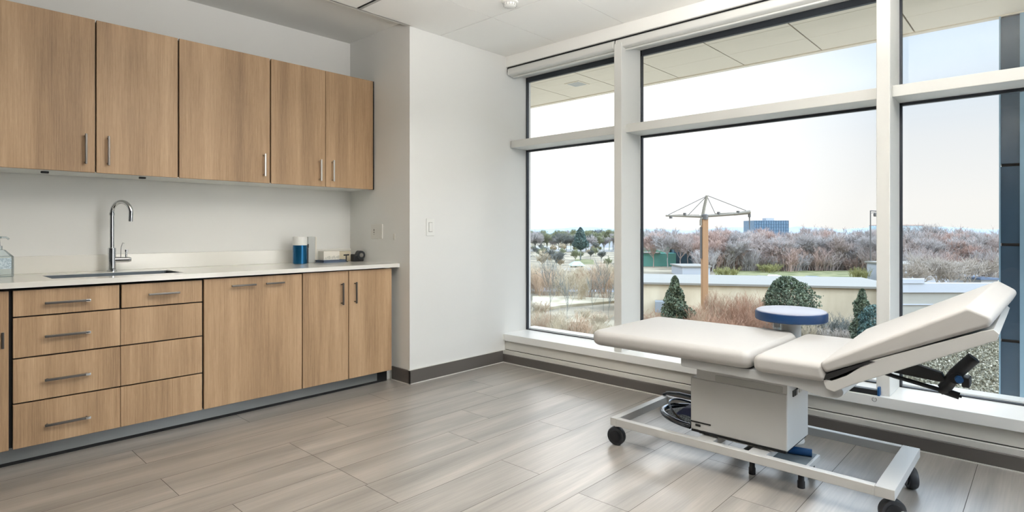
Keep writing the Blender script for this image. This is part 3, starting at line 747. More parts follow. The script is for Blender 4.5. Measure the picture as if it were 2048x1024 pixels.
BOUNCE = mat('pale_bounce_ground', rgb(190, 182, 168), .9, var=.04, scale=.5)  # pale ground added out of view to bounce daylight onto soffit and ceiling
patch('added_bounce_ground', [(-30, -6), (18, -30), (60, 20), (30, 23), (-4, 21), (-40, 21)], BOUNCE, 'unseen pale ground added to bounce light up at the building', 'bounce ground', .03)

# distant hills
HILL = mat('hazy_blue_hill', rgb(134, 150, 158), .95, var=.06, scale=.01)  # distance haze is put into the hill colour
b = B(); t = bmesh.new(); prev = None; hr = random.Random(3)
for i in range(121):
    px = 900 + i * 11; D = 1700
    h = 8 + 3.2 * math.sin(px / 57.0) + 2.2 * math.sin(px / 23.0 + 1) + hr.uniform(-.6, .6)
    if 1590 < px < 1780: h += 3.5
    cur = [t.verts.new(P(R(px, D), D - 250, GZ)), t.verts.new(P(R(px, D), D, h)), t.verts.new(P(R(px, D), D + 300, GZ))]
    if prev:
        for k in range(2): t.faces.new((prev[k], cur[k], cur[k + 1], prev[k + 1]))
    prev = cur
b._merge(t, 0, True); struct(b.link('hills', HILL), 'low hazy hills on the horizon')

# long low beige building
BWALL = hatch_mat('beige_render_wall', rgb(184, 168, 142), rgb(204, 190, 164), .8, .9, stretch=(1, 1, .3), lo=.3, hi=.7)
BROOF = mat('pale_flat_roof', rgb(128, 123, 113), .9, var=.04, scale=.3)
lb = thing('long_building', 'long low beige flat-roofed building behind the shrubs', 'building', P(22, 58))
sk = math.radians(-13)
b = B(); obox(b, R(1240, 62), R(1240, 62) + 27, 62, 74, GZ, -4.45, skew=sk); b.link('wall', BWALL, lb)
b = B(); obox(b, R(1240, 62) - .3, R(1240, 62) + 27.2, 61.7, 74.3, -4.45, -4.25, skew=sk); b.link('roof', BROOF, lb)
b = B(); obox(b, R(1308, 60), R(1308, 60) + 1.1, 59.5, 61, -7.2, -6.1, skew=sk); b.link('service_hatch', mat('grey_hatch', rgb(130, 134, 136), .6), lb)

# white parapet building on the right
WBLD = mat('white_coping', rgb(158, 160, 164), .6)
WB2 = mat('pale_stone_wall', rgb(146, 142, 132), .8, var=.04, scale=.6)
wb = thing('white_building', 'white low building with stepped coping behind the backrest', 'building', P(37, 52))
def trap(b, pl, pr_, d0, d1, z0, z1):
    pts = [(R(pl, d0), d0), (R(pr_, d0), d0), (R(pr_, d1), d1), (R(pl, d1), d1)]
    b.loft([P(r_, d_, z0) for r_, d_ in pts], [P(r_, d_, z1) for r_, d_ in pts], 0, smooth=False)
b = B(); trap(b, 1774, 1994, 50.2, 58, GZ, -4.15); b.link('wall', WB2, wb)
b = B(); trap(b, 1772, 1996, 50, 50.7, -4.15, -3.35); b.link('coping', WBLD, wb)
b = B(); trap(b, 1772, 1849, 49.9, 50.8, -3.35, -2.98); b.link('raised_coping', WBLD, wb)
b = B(); trap(b, 1774, 1994, 50.1, 50.2, -5.25, -5.15); b.link('ledge', WBLD, wb)

# glass office blocks on the horizon
BG = hatch_mat('blue_curtain_wall', rgb(80, 106, 128), rgb(110, 132, 150), 3.0, .3, stretch=(1, 1, .25), lo=.35, hi=.65)
BG2 = hatch_mat('pale_curtain_wall', rgb(140, 168, 182), rgb(186, 204, 212), 1.0, .3, lo=.35, hi=.65)
CONC = mat('grey_concrete', rgb(158, 160, 162), .8)
ob = thing('office_block', 'blue glass office block on the horizon beside the crane', 'building', P(R(1542, 400), 400))
D = 400; sc = D / 1157.0
b = B(); obox(b, R(1508, D), R(1577, D), D, D + 18, GZ, 1.17 + 21 * sc); b.link('tower', BG, ob)
b = B()
for k in range(15): obox(b, R(1508 + k * 4.9, D) , R(1508 + k * 4.9, D) + .25, D - .2, D, GZ, 1.17 + 21 * sc)
for k in range(6): obox(b, R(1508, D), R(1577, D), D - .15, D, 1.17 + (19 - k * 6) * sc, 1.17 + (19.7 - k * 6) * sc)
b.link('facade_grid', mat('blue_grey_mullion', rgb(66, 88, 108), .4), ob)
b = B(); obox(b, R(1536, D), R(1552, D), D + 3, D + 9, 1.17 + 21 * sc, 1.17 + 26 * sc); b.link('plant_room', CONC, ob)
D = 450; sc = D / 1157.0
ob = thing('office_block', 'pale stepped glass office block on the horizon right of the second mullion', 'building', P(R(1820, D), D))
b = B(); obox(b, R(1770, D), R(1846, D), D, D + 20, GZ, 1.17 + 11 * sc); b.link('tower', BG2, ob)
b = B(); obox(b, R(1846, D), R(1857, D), D + 4, D + 18, GZ, 1.17 + 8 * sc); b.link('side_wing', BG2, ob)
b = B(); obox(b, R(1770, D), R(1847, D), D - .5, D + 20, 1.17 + 11 * sc, 1.17 + 12.2 * sc); b.link('roof_edge', mat('rust_roof_edge', rgb(168, 132, 118), .8), ob)
b = B()
for k in range(5): obox(b, R(1770, D), R(1846, D), D - .3, D, 1.17 + (8.5 - k * 3) * sc, 1.17 + (9.2 - k * 3) * sc)
b.link('floor_band', CONC, ob)

# teal hut, green hall, pale sheds
ht = thing('garden_hut', 'small hut with pale teal roof seen through the narrow window', 'hut', P(R(1154, 140), 140))
b = B(); obox(b, R(1144, 140), R(1166, 140), 140, 144, GZ, -7.1); b.link('wall', mat('hut_wall', rgb(96, 100, 92), .9), ht)
D = 140; b = B(); r0, r1, rm = R(1141, D), R(1170, D), R(1155, D)
b.loft([P(r0, D - 1, -7.2), P(r1, D - 1, -7.2), P(r1, D + 5, -7.2), P(r0, D + 5, -7.2)], [P(rm - .6, D + 1.5, -6.3), P(rm + .8, D + 1.5, -6.3), P(rm + .8, D + 2.5, -6.3), P(rm - .6, D + 2.5, -6.3)], 0, smooth=False); b.link('roof', mat('teal_roof', rgb(150, 190, 182), .6), ht)
hl = thing('sports_hall', 'green and teal low hall left of the crane mast', 'building', P(R(1325, 150), 150))
D = 150
b = B(); obox(b, R(1270, D), R(1352, D), D, D + 14, GZ, -4.6); b.link('lower_hall', mat('teal_cladding', rgb(96, 152, 138), .6, var=.15, scale=.3), hl)
b = B(); obox(b, R(1312, D), R(1347, D), D + 4, D + 14, -4.6, -2.35); b.link('upper_hall', mat('green_cladding', rgb(92, 122, 98), .7, var=.1, scale=.3), hl)
b = B(); obox(b, R(1311, D), R(1348, D), D + 3.6, D + 14.4, -2.35, -2.15); obox(b, R(1268, D), R(1320, D), D - .4, D + 6, -4.6, -4.4); b.link('roof_edge', BROOF, hl)
b = B(); obox(b, R(1352, D), R(1404, D), D + 2, D + 14, GZ, -3.7); b.link('blue_grey_wing', mat('blue_grey_cladding', rgb(74, 98, 110), .7), hl)
for (pa, pb, D, top, dep, lab) in ((1182, 1240, 320, 1.17 - 15 * 320 / 1157, 12, 'long pale roofed shed before the far trees beyond the narrow window'),
                                 (1108, 1200, 112, -6.8, 9, 'low dark shed with pale roof among the tan shrubs'),
                                 (1365, 1420, 118, -6.2, 8, 'white low shed behind the crane mast'),
                                 (1808, 1960, 96, -4.6, 10, 'pale building partly hidden by bare trees, right of the second mullion'),
                                 (1962, 1996, 80, -5.6, 6, 'small white shed with dark roof beside the glass wing')):
    s = thing('shed', lab, 'shed', P(R((pa + pb) / 2, D), D))
    b = B(); obox(b, R(pa, D), R(pb, D), D, D + dep, GZ, top); b.link('wall', CONC if top < -6.5 or D > 200 else WBLD, s)
    b = B(); obox(b, R(pa, D) - .3, R(pb, D) + .3, D - .3, D + dep + .3, top, top + .25 * max(1, D / 150)); b.link('roof', NOTE if pa == 1962 else BROOF, s)

# crane
D = 57.0; sc = D / 1157.0
TAN = mat('tan_crane_mast', rgb(146, 110, 76), .6); CGRY = mat('pale_crane_jib', rgb(118, 110, 96), .55); DKM = mat('dark_crane_metal', rgb(84, 80, 76), .6)
def cp(px, y, dd=0.0): return P(R(px, D), D + dd, 1.17 + (462 - y) * sc)
cr = thing('crane', 'tan mast tower crane with guyed horizontal jib', 'crane', P(R(1411, D), D))
b = B(); obox(b, R(1405.2, D), R(1416.8, D), D, D + .55, GZ, 1.17 + 28 * sc, bev=.03); b.link('mast', TAN, cr)
b = B(); obox(b, R(1402.5, D), R(1405, D), D + .1, D + .4, 1.17 - 55 * sc, 1.17 + 8 * sc); b.link('ladder', DKM, cr)
b = B(); b.tube([cp(1406, 438, .25), cp(1410, 415, .25), cp(1415.5, 391, .25)], .17, 8, r_end=.14); b.link('apex_post', CGRY, cr)
b = B(); b.tube([cp(1405, 433, .25), cp(1370, 432, .25), cp(1333, 431, .25)], .13, 8, r_end=.09)
b.tube([cp(1400, 429.5, .25), cp(1368, 429, .25), cp(1336, 430, .25)], .02, 6); b.link('counter_jib', CGRY, cr)
b = B(); b.tube([cp(1412, 432, .25), cp(1470, 428, .25)], .14, 8); b.tube([cp(1470, 428, .25), cp(1502, 424, .25)], .15, 8, r_end=.2); b.tube([cp(1432, 427, .25), cp(1495, 424, .25)], .03, 6); b.link('jib', CGRY, cr)
b = B()
for a, c in (((1415, 392), (1335, 431)), ((1414, 393), (1378, 430)), ((1416, 393), (1432, 427)), ((1417, 391), (1494, 421))): b.tube([cp(*a, .25), cp(*c, .25)], .034, 5)
b.link('guy_line', DKM, cr)
b = B(); b.lathe([(.36, -.25), (.36, .2), (.22, .3)], cp(1411, 434, .25), 14); b.link('slewing_ring', DKM, cr)
b = B(); b.tube([cp(1408, 436, .1), cp(1403, 437, .1), cp(1402, 441, .1), cp(1402, 451, .1)], .11, 8); b.link('cable_duct', CGRY, cr)
b = B(); b.tube([cp(1501, 430, .25), cp(1501, 459, .25)], .07, 6, r_end=.03); b.tube([cp(1501, 428, .25), cp(1501, 434, .25)], .14, 8); b.link('hoist_line', DKM, cr)
for px, y in ((1343, 434.5), (1371, 428), (1439, 426), (1478, 424)):
    b = B(); b.lathe([(.16, -.12), (.16, .12)], cp(px, y, .25), 8); b.link('trolley', DKM, cr)

# lamp pole
D = 110.0; sc = D / 1157.0
lp = thing('lamp_pole', 'slender grey floodlight pole rising above the trees beside the second mullion', 'pole', P(R(1741, D), D))
b = B(); b.tube([P(R(1741, D), D, GZ), P(R(1741, D), D, 1.17 + 41 * sc)], .13, 8, r_end=.1); b.link('pole', DKM, lp)
b = B(); b.tube([P(R(1741, D), D, 1.17 + 40.5 * sc), P(R(1757, D), D, 1.17 + 39.5 * sc)], .09, 6); b.tube([P(R(1743, D), D, 1.17 + 36 * sc), P(R(1757, D), D, 1.17 + 38 * sc)], .05, 6); b.link('bracket', DKM, lp)
b = B(); obox(b, R(1748, D), R(1757, D), D - .3, D + .3, 1.17 + 29 * sc, 1.17 + 36 * sc, bev=.1); b.link('lamp_head', DKM, lp)

# vehicles
def car(px, D, L, lab, body, name='car'):
    c = thing(name, lab, 'vehicle', P(R(px, D), D))
    M = Matrix.Translation(P(R(px, D), D, GZ + .05)) @ ROT
    pr = round_poly([(0, .3), (L, .3), (L, .85), (L * .88, .95), (L * .74, 1.5), (L * .2, 1.55), (.1, 1.0)], [.1] * 7, 2)
    b = B(); b.loft([M @ Vector((x, 0, z)) for x, z in pr], [M @ Vector((x, 1.8, z)) for x, z in pr], 0, smooth=False); b.link('body', body, c)
    b = B(); b.loft([M @ Vector((x, -.02, z)) for x, z in [(L * .2, 1.0), (L * .8, 1.0), (L * .72, 1.42), (L * .24, 1.46)]], [M @ Vector((x, 1.82, z)) for x, z in [(L * .2, 1.0), (L * .8, 1.0), (L * .72, 1.42), (L * .24, 1.46)]], 0, smooth=False); b.link('window_band', WINGG, c)
    for x in (L * .2, L * .8):
        for y in (0, 1.62):
            b = B(); b.lathe([(.33, 0), (.33, .2)], (0, 0, 0), 12, M=M @ Matrix.Translation((x, y + .2 - .02, .3)) @ Matrix.Rotation(PI / 2, 4, 'X')); b.link('wheel', TYRE, c)
car(1516, 97, 2.9, 'dark blue car parked at the left on the road beyond the long building', mat('dark_blue_paint', rgb(52, 66, 92), .35))
car(1540, 99, 2.6, 'white van parked behind the dark blue car', mat('white_paint', rgb(224, 226, 228), .4), 'van')
car(1614, 96, 3.4, 'slate blue car parked below the green verge', mat('slate_blue_paint', rgb(84, 100, 124), .35))

# ------------------------------------------------------------------ vegetation
def strands(name, segs, m, rad_sides=3):
    """segs: list of (p0, p1, r0, r1) merged into one mesh of three-sided tapering stems"""
    V = []; F = []
    for p0, p1, r0, r1 in segs:
        d = (p1 - p0)
        if d.length < 1e-6: continue
        d.normalize(); u = d.orthogonal().normalized(); w = d.cross(u); k0 = len(V)
        for p, r in ((p0, r0), (p1, r1)):
            for k in range(3):
                a = 2 * PI * k / 3; V.append(tuple(p + (u * math.cos(a) + w * math.sin(a)) * r))
        for k in range(3):
            j = (k + 1) % 3; F.append((k0 + k, k0 + j, k0 + 3 + j, k0 + 3 + k))
    me = bpy.data.meshes.new(name); me.from_pydata(V, [], F); me.materials.append(m); return me

def tree_segs(seed, H, spread=.55, trunk=.3, n=(7, 6, 6, 6), thick=.02, twig=.05, droop=0.0):
    q = random.Random(seed); S = []
    def rv(d, ang):
        u = d.orthogonal().normalized(); w = d.cross(u); a = q.uniform(0, 2 * PI)
        return (d * math.cos(ang) + (u * math.cos(a) + w * math.sin(a)) * math.sin(ang)).normalized()
    def grow(p, d, L, r, lev):
        mid = p + d * L * .5 + Vector((q.uniform(-1, 1), q.uniform(-1, 1), q.uniform(-.5, .5))) * L * .06
        end = p + d * L + Vector((q.uniform(-1, 1), q.uniform(-1, 1), q.uniform(-.3, .6))) * L * .08
        r2 = max(r * .55, twig * .5)
        S.append((p, mid, r, (r + r2) / 2)); S.append((mid, end, (r + r2) / 2, r2))
        if lev >= len(n): return
        for k in range(n[lev]):
            s = q.uniform(.35, 1.0) if lev else q.uniform(.55, 1.0)
            base = p.lerp(mid, s * 2) if s < .5 else mid.lerp(end, s * 2 - 1)
            nd = rv(d, q.uniform(.35, .95)); nd.z += .25 - droop; nd.normalize()
            grow(base, nd, L * q.uniform(.5, .75) * (1.25 if lev == 0 else 1), max(r * .5, twig), lev + 1)
    grow(Vector((0, 0, 0)), Vector((q.uniform(-.05, .05), q.uniform(-.05, .05), 1)).normalized(), H * trunk * 1.35, H * thick, 0)
    top = max(s[1].z for s in S)
    k = H / top
    return [(a * k, c * k, r0, r1) for a, c, r0, r1 in S]
def bush_segs(seed, H, Wd, stems=26, sub=7, twigs=5, r=.02):
    q = random.Random(seed); S = []
    for i in range(stems):
        a = q.uniform(0, 2 * PI); rr = q.uniform(0, .3) * Wd
        p = Vector((rr * math.cos(a), rr * math.sin(a), 0)); lean = q.uniform(0, .5)
        d = Vector((math.cos(a) * lean, math.sin(a) * lean, 1)).normalized(); L = H * q.uniform(.6, 1.0)
        e = p + d * L; S.append((p, e, r, r * .4))
        for k in range(sub):
            s = q.uniform(.25, .95); b0 = p.lerp(e, s); a2 = q.uniform(0, 2 * PI)
            d2 = (d + Vector((math.cos(a2), math.sin(a2), q.uniform(-.1, .4))) * .6).normalized(); L2 = H * .32 * q.uniform(.5, 1.2)
            e2 = b0 + d2 * L2; S.append((b0, e2, r * .55, r * .3))
            for j in range(twigs):
                s2 = q.uniform(.3, 1); b2 = b0.lerp(e2, s2); a3 = q.uniform(0, 2 * PI)
                d3 = (d2 + Vector((math.cos(a3), math.sin(a3), q.uniform(-.2, .5))) * .8).normalized()
                S.append((b2, b2 + d3 * H * .14 * q.uniform(.5, 1.2), r * .35, r * .2))
    return S
TW = {}
def bark(key, col):
    TW[key] = mat(key, col, .95, var=.12, scale=.5, spec=.1); return TW[key]
PURP = bark('purple_brown_twigs', rgb(166, 152, 144)); PURP2 = bark('mauve_grey_twigs', rgb(164, 157, 152)); RUST = bark('russet_twigs', rgb(172, 148, 136))
GREYT = bark('pale_grey_twigs', rgb(160, 150, 138)); TANT = bark('tan_twigs', rgb(166, 142, 118)); DKT = bark('dark_grey_twigs', rgb(106, 108, 102)); TANP = bark('straw_twigs', rgb(174, 160, 136))
OLIVE = bark('olive_twigs', rgb(128, 130, 100))
def meshset(name, mats, seeds, **kw):
    return [strands(name, tree_segs(s, kw.get('H', 9.5), kw.get('spread', .55), kw.get('trunk', .3), kw.get('n', (7, 6, 6, 6)), kw.get('thick', .02), kw.get('twig', .05)), mats[i % len(mats)]) for i, s in enumerate(seeds)]
def plant(name, me, r, d, sc, label, cat, group, z=GZ, rz=None):
    o = bpy.data.objects.new(name, me); COL.objects.link(o); o.location = P(r, d, z); o.scale = (sc[0], sc[0], sc[1]) if isinstance(sc, tuple) else (sc, sc, sc)
    o.rotation_euler = (0, 0, rnd.uniform(0, 6.28) if rz is None else rz)
    return tag(o, label, cat, group)

wood = meshset('bare_tree', [PURP, PURP2, PURP, RUST, PURP2], [11, 12, 13, 14, 15], H=9.5, n=(9, 7, 7, 6), twig=.03, trunk=.22, thick=.016)
for row_, (D, step, hs) in enumerate(((136, 27, .88), (146, 24, 1.0), (158, 24, 1.05), (172, 22, 1.12))):
    px = 1296 + row_ * 9
    while px < 1765:
        if not (row_ == 0 and px < 1400):
            plant('bare_tree', wood[rnd.randrange(5)], R(px + rnd.uniform(-6, 6), D), D + rnd.uniform(-4, 4), (hs * rnd.uniform(.9, 1.15), hs * rnd.uniform(.85, 1.08)),
                  'bare purple-brown winter tree in the dense wood behind the grass verge, centre window', 'tree', 'bare trees of the wood behind the verge')
        px += step
for row_, (D, step, hs) in enumerate(((120, 24, .95), (135, 22, 1.08), (150, 22, 1.15))):
    px = 1800 + row_ * 8
    while px < 2010:
        plant('bare_tree', wood[rnd.randrange(5)], R(px + rnd.uniform(-6, 6), D), D + rnd.uniform(-3, 3), (hs * rnd.uniform(.9, 1.1), hs * rnd.uniform(.85, 1.05)),
              'bare mauve-brown tree in the wood between the second mullion and glass wing', 'tree', 'bare trees of the right-hand wood')
        px += step
under = [strands('twiggy_shrub', bush_segs(80 + i, 4.2, 6.0, stems=40, sub=8, twigs=6, r=.04), m) for i, m in enumerate((PURP, PURP2, RUST))]
for k in range(44):
    px = 1300 + k * 10.6 + rnd.uniform(-5, 5); D = rnd.uniform(131, 142)
    if px < 1405: D += 30
    plant('twiggy_shrub', under[k % 3], R(px, D), D, (rnd.uniform(1.0, 1.4), rnd.uniform(.8, 1.3)), 'purple-brown undergrowth shrub at the foot of the wood behind the grass verge', 'shrub', 'undergrowth at the foot of the wood')
for k in range(18):
    px = 1804 + k * 11 + rnd.uniform(-5, 5); D = rnd.uniform(112, 120)
    plant('twiggy_shrub', under[k % 3], R(px, D), D, (rnd.uniform(1.0, 1.4), rnd.uniform(.8, 1.3)), 'purple-brown undergrowth shrub below the right-hand wood, left of the glass wing', 'shrub', 'undergrowth of the right-hand wood')
pale = meshset('bare_tree', [GREYT, GREYT], [21, 22], H=6.2, n=(7, 6, 5, 4), twig=.022, thick=.012)
for k in range(9):
    D = 78 + rnd.uniform(-4, 6)
    plant('bare_tree', pale[k % 2], R(1812 + k * 19 + rnd.uniform(-5, 5), D), D, rnd.uniform(.85, 1.05), 'slim pale grey bare tree in front of the pale building above the coping', 'tree', 'pale bare trees above the white coping')
farm = meshset('bare_tree', [DKT, PURP2, OLIVE], [31, 32, 33], H=9.5, n=(7, 7, 6, 4), twig=.06)
for row_, (D, step, hs) in enumerate(((255, 13, .9), (275, 12, 1.0), (372, 12, 1.1))):
    px = 1030 + row_ * 5
    while px < 1300:
        plant('bare_tree', farm[rnd.randrange(3)], R(px, D), D + rnd.uniform(-5, 5), (hs * rnd.uniform(.9, 1.25), hs * rnd.uniform(.8, 1.1)),
              'grey bare tree in the far tree line beyond the narrow window', 'tree', 'far tree line beyond the narrow window')
        px += step
mid = meshset('shrub', [DKT, OLIVE, TANP], [41, 42, 43], H=3.6, n=(7, 6, 6, 4), twig=.04, trunk=.2, thick=.02)
for k in range(60):
    D = rnd.choice((140, 152, 166, 182, 205, 246, 248, 250)); px = rnd.uniform(1035, 1300)
    if D < 150 and 1130 < px < 1180: continue
    plant('shrub', mid[k % 3], R(px, D), D + rnd.uniform(-4, 4), rnd.uniform(.8, 1.3), 'dark leafless shrub in the scrub between the far trees and the pale yard', 'shrub', 'dark scrub beyond the pale yard')

bushes = [strands('twiggy_shrub', bush_segs(50 + i, 3.2, 3.0, stems=30, r=.022), m) for i, m in enumerate((bark('reddish_brown_twigs', rgb(150, 116, 94)), TANT, TW['reddish_brown_twigs']))]
for k in range(26):
    D = rnd.uniform(42, 53); px = 1300 + k * 10 + rnd.uniform(-6, 6)
    plant('twiggy_shrub', bushes[k % 3], R(px, D), D, (rnd.uniform(.7, 1.0), rnd.uniform(.75, 1.1) * (1.0 if px > 1385 else .7)), 'reddish tan leafless shrub before the beige building, behind the leg cushion', 'shrub', 'tan shrubs behind the leg cushion')
speck = [strands('twiggy_shrub', bush_segs(95 + i, 1.9, 3.0, stems=34, r=.026), m) for i, m in enumerate((GREYT, DKT, TANP))]
for k in range(30):
    D = rnd.uniform(42, 51); px = 1560 + k * 6.6 + rnd.uniform(-5, 5)
    plant('twiggy_shrub', speck[k % 3], R(px, D), D, (rnd.uniform(.8, 1.1), rnd.uniform(.7, 1.15)), 'speckled grey leafless shrub between the blue-banded stool and the second mullion', 'shrub', 'speckled shrubs right of the stool')
straw = [strands('twiggy_shrub', bush_segs(60 + i, 3.0, 3.4, stems=30, r=.03), m) for i, m in enumerate((TANP, TANT, TANP))]
for k in range(30):
    D = rnd.choice((84, 92, 100, 78)); px = 1036 + (k * 37) % 215 + rnd.uniform(-8, 8)
    plant('twiggy_shrub', straw[k % 3], R(px, D), D + rnd.uniform(-3, 3), (rnd.uniform(.9, 1.2), rnd.uniform(.9, 1.25)), 'straw coloured leafless shrub between the pale yard and sandy terrace', 'shrub', 'straw shrubs above the sandy terrace')
for k in range(22):
    D = rnd.uniform(46, 63); px = 1038 + (k * 41) % 205 + rnd.uniform(-8, 8)
    plant('twiggy_shrub', straw[(k + 1) % 3], R(px, D), D, (rnd.uniform(.5, .8), rnd.uniform(.4, .75)), 'low dry shrub around the sandy terraces below the narrow window', 'shrub', 'dry shrubs around the terraces')
sap = meshset('sapling', [DKT], [71, 72], H=7.5, n=(9, 4, 2), twig=.02, thick=.006, trunk=.62)
for px, D, hs in ((1060, 52, .8), (1101, 58, 1.35), (1135, 55, 1.0), (1185, 60, 1.0), (1207, 66, 1.1), (1218, 58, .9), (1044, 60, 1.0)):
    plant('sapling', sap[int(px) % 2], R(px, D), D, (.5 * hs, hs * .8), 'thin dark leafless sapling standing close beyond the narrow window', 'tree', 'thin saplings beyond the narrow window')

# evergreens: leafy crowns on a trunk
LEAFD = hatch_mat('dark_evergreen_leaf', rgb(60, 70, 52), rgb(100, 108, 84), 3.0, .7)
LEAFB = hatch_mat('blue_green_needle', rgb(54, 76, 72), rgb(88, 108, 100), 1.5, .8)
LEAFY = hatch_mat('yellow_green_leaf', rgb(116, 114, 66), rgb(146, 140, 90), 1.5, .8)
def leaf_mesh(name, n, f, size, m, seed):
    q = random.Random(seed); V = []; F = []
    for i in range(n):
        p = f(q); u = Vector((q.gauss(0, 1), q.gauss(0, 1), q.gauss(0, 1))).normalized(); w = u.orthogonal().normalized(); s = size * q.uniform(.6, 1.4); k = len(V)
        up = u.cross(w)
        V += [tuple(p - w * s * .5), tuple(p + up * s * .35), tuple(p + w * s * .5), tuple(p - up * s * .35)]; F.append((k, k + 1, k + 2, k + 3))
    me = bpy.data.meshes.new(name); me.from_pydata(V, [], F); me.materials.append(m); return me
def crown(shape, H, Wd, seed=0):
    lob = random.Random(seed); lobes = [(lob.uniform(0, 6.28), lob.uniform(.1, .95), lob.uniform(.0, .3)) for _ in range(14)]
    def f(q):
        while True:
            h = q.random(); a = q.uniform(0, 2 * PI)
            if shape == 'cone': rr = (1 - h) ** .6 * (.8 + .2 * math.sin(h * 23 + a * 2)) 
            elif shape == 'drop': rr = min(1, h / .22) ** .5 * (1 - h) ** .55 * 1.2
            else: rr = math.sqrt(max(0, 1 - (2 * h - .9) ** 2 / 1.25))
            for la, lh, lr in lobes:
                if abs((a - la + PI) % (2 * PI) - PI) < .5 and abs(h - lh) < .12: rr *= 1 + lr
            rr *= Wd / 2 * math.sqrt(q.uniform(.25, 1.0))
            if q.random() < .35 + rr / Wd: return Vector((rr * math.cos(a), rr * math.sin(a), h * H))
    return f
def evergreen(px, D, H, Wd, shape, m, label, n=5000, size=.16, lift=.6, seed=1, name='evergreen_tree'):
    t = thing(name, label, 'tree', P(R(px, D), D))
    me = leaf_mesh('foliage', n, crown(shape, H - lift, Wd, seed), size, m, seed)
    o = bpy.data.objects.new('foliage', me); COL.objects.link(o); o.parent = t; o.location = (0, 0, lift)
    b = B(); base = P(R(px, D), D); b.tube([base, base + Vector((0, 0, lift + (H - lift) * .85))], .05 + H * .018, 8, r_end=.03); b.link('trunk', DKT, t)
def zt(y, D): return 9.17 - (y - 462) * D / 1157.0     # height above ground of a sight line
evergreen(1350, 47, zt(552, 47), 3.1, 'cone', LEAFD, 'dark pointed evergreen shrub left of the crane mast foot', 11000, .17, .3, 3)
evergreen(1573, 47, zt(553, 47), 3.5, 'round', LEAFD, 'rounded dark evergreen bush behind the blue-banded stool', 14000, .17, .2, 4)
evergreen(1725, 40, zt(578, 40), 2.4, 'cone', LEAFD, 'dark evergreen bush close to the second mullion', 9000, .15, .1, 5)
evergreen(1752, 38, zt(610, 38), 2.2, 'round', LEAFB, 'low blue-green evergreen bush above the far edge of the backrest', 7000, .14, .1, 6)
evergreen(1161, 180, zt(455, 180), 4.4, 'drop', LEAFB, 'tall single conifer on a bare trunk beyond the narrow window', 4200, .4, 3.4, 7, 'conifer')
yb = [strands('twiggy_shrub', bush_segs(90 + i, 2.0, 5.0, stems=44, sub=8, twigs=6, r=.03), LEAFY) for i in range(2)]
for i, (px, D, sc_, lab) in enumerate(((1720, 104, (1.0, 1.25), 'yellow-green bush on the right end of the grass verge'), (1452, 112, (1.3, 1.0), 'wide yellow-green bush on the verge right of the crane mast'), (1540, 128, (1.5, .9), 'low yellow-green bush on the verge below the office block'))):
    plant('twiggy_shrub', yb[i % 2], R(px, D), D, sc_, lab, 'bush', None)

# speckled scrub bed in front of the building (nobody could count its leaves)
SCRUB = hatch_mat('dry_scrub_leaf', rgb(52, 52, 44), rgb(138, 132, 110), 4.0, .9, lo=.3, hi=.6)
q = random.Random(99)
def bed(qq):
    d = qq.uniform(22, 49); r = qq.uniform(R(1530, d), R(2015, d))
    return P(r, d, GZ + abs(qq.gauss(0, .28)) + .1 * math.sin(r * 1.7) * math.sin(d * 1.3) + .1)
pm = hatch_mat('pale_dry_blossom', rgb(142, 134, 114), rgb(176, 168, 148), 4.0, .9)
me = leaf_mesh('scrub_bed', 78000, bed, .14, SCRUB, 99); me.materials.append(pm)
me.polygons.foreach_set('material_index', [1 if k % 4 == 0 else 0 for k in range(78000)])
o = bpy.data.objects.new('scrub_bed', me); COL.objects.link(o)
tag(o, 'speckled low scrub covering the ground below the backrest', 'scrub', kind='stuff')

# ------------------------------------------------------------------ light, sky, camera
SIDEFILL = 9.8  # strength of the added bright sky patch
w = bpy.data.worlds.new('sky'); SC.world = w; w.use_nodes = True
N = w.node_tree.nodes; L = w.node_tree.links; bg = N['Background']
tc = N.new('ShaderNodeTexCoord'); sp = N.new('ShaderNodeSeparateXYZ'); L.new(tc.outputs['Generated'], sp.inputs[0])
r = N.new('ShaderNodeValToRGB'); e = r.color_ramp.elements
e[0].position = 0.0; e[0].color = (1, .985, .955, 1)
e[1].position = 1.0; e[1].color = (.5, .66, .95, 1)
for p_, c_ in ((.04, (1, .985, .96)), (.13, (.90, .925, .95)), (.24, (.70, .83, .97)), (.5, (.66, .81, .98))):
    x = e.new(p_); x.color = (*c_, 1)
L.new(sp.outputs['Z'], r.inputs[0])
# bright hazy side of the sky towards the left of the windows
dp = N.new('ShaderNodeVectorMath'); dp.operation = 'DOT_PRODUCT'; gl = P(R(1080, 1), 1, .22).normalized(); dp.inputs[1].default_value = gl
L.new(tc.outputs['Generated'], dp.inputs[0])
mr = N.new('ShaderNodeMapRange'); mr.inputs[1].default_value = .87; mr.inputs[2].default_value = 1.0; mr.inputs[3].default_value = 0; mr.inputs[4].default_value = 1.0
L.new(dp.outputs['Value'], mr.inputs[0])
mx = N.new('ShaderNodeMix'); mx.data_type = 'RGBA'; mx.inputs[7].default_value = (1.4, 1.39, 1.37, 1)
L.new(mr.outputs[0], mx.inputs[0]); L.new(r.outputs[0], mx.inputs[6]); L.new(mx.outputs[2], bg.inputs['Color'])
hi = N.new('ShaderNodeMapRange'); hi.inputs[1].default_value = .30; hi.inputs[2].default_value = .42; hi.inputs[3].default_value = 1.0; hi.inputs[4].default_value = 4.5  # sky above the view boosted to bring more daylight into the room
L.new(sp.outputs['Z'], hi.inputs[0])
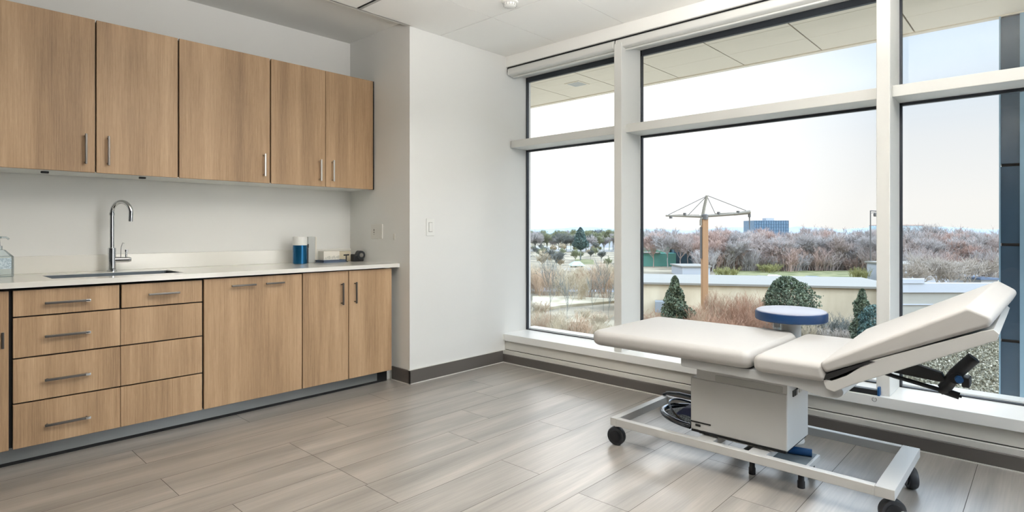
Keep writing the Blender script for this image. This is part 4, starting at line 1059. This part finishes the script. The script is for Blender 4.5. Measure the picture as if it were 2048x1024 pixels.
# unseen bright patch of sky added to light the room through the rear window
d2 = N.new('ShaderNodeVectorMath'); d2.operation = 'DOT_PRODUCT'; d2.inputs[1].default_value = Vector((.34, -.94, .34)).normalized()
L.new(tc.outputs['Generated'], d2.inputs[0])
m2 = N.new('ShaderNodeMapRange'); m2.interpolation_type = 'SMOOTHSTEP'; m2.inputs[1].default_value = .72; m2.inputs[2].default_value = 1.0; m2.inputs[3].default_value = 0; m2.inputs[4].default_value = SIDEFILL
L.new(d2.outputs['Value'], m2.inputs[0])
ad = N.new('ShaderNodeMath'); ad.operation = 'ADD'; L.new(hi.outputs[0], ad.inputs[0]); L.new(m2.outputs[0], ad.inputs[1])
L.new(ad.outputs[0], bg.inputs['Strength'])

sun = bpy.data.lights.new('sun', 'SUN'); sun.energy = .7; sun.angle = math.radians(3); sun.color = (1, .95, .88)
so = bpy.data.objects.new('sun', sun); COL.objects.link(so); so.rotation_euler = Vector((.75, -.25, -.75)).to_track_quat('-Z', 'Y').to_euler()

DOWN, UP = 0.3, 82
def fill_light(x, y, sx, sy, e, col=(1, .975, .945)):  # area light without a body, added out of view as room fill
    l = bpy.data.lights.new('unseen_fill_light', 'AREA'); l.shape = 'RECTANGLE'; l.size = sx; l.size_y = sy; l.energy = e; l.color = col
    o = bpy.data.objects.new('unseen_fill_light', l); COL.objects.link(o); o.location = (x, y, ZC - .02); return o
for x, y in ((-.6, .9), (-.6, -.7), (1.2, -.9)):
    fill_light(x, y, .6, 1.2, DOWN)
for x, y in ((1.35, 1.25), (2.0, .5), (2.5, -.5)):           # unseen uplights added to brighten the ceiling
    o = fill_light(x, y, .25, 1.2, UP); o.rotation_euler = (PI, 0, 0); o.location.z = 2.15; o.name = 'added_uplight'

o = fill_light(.5, 2.25, .25, 1.0, 11, (1, .86, .68)); o.rotation_euler = (PI, 0, 0); o.location.z = 2.22; o.name = 'added_uplight'  # warm unseen uplight added to brighten the alcove ceiling
cam = bpy.data.cameras.new('camera'); co = bpy.data.objects.new('camera', cam); COL.objects.link(co)
cam.sensor_width = 36; cam.sensor_fit = 'HORIZONTAL'; cam.lens = 1157.0 / 2048 * 36; cam.shift_y = -50.0 / 2048
cam.clip_start = .05; cam.clip_end = 5000
co.location = (0, 0, CX); co.rotation_euler = (PI / 2, 0, YAW - PI / 2)
SC.camera = co
SC.view_settings.view_transform = 'Standard'; SC.view_settings.look = 'None'; SC.view_settings.gamma = 1.0
SC.view_settings.exposure = 0.0; SC.view_settings.use_curve_mapping = False
cy = SC.cycles
cy.use_denoising = True; cy.max_bounces = 10; cy.diffuse_bounces = 6; cy.transparent_max_bounces = 16; cy.sample_clamp_indirect = 8.0
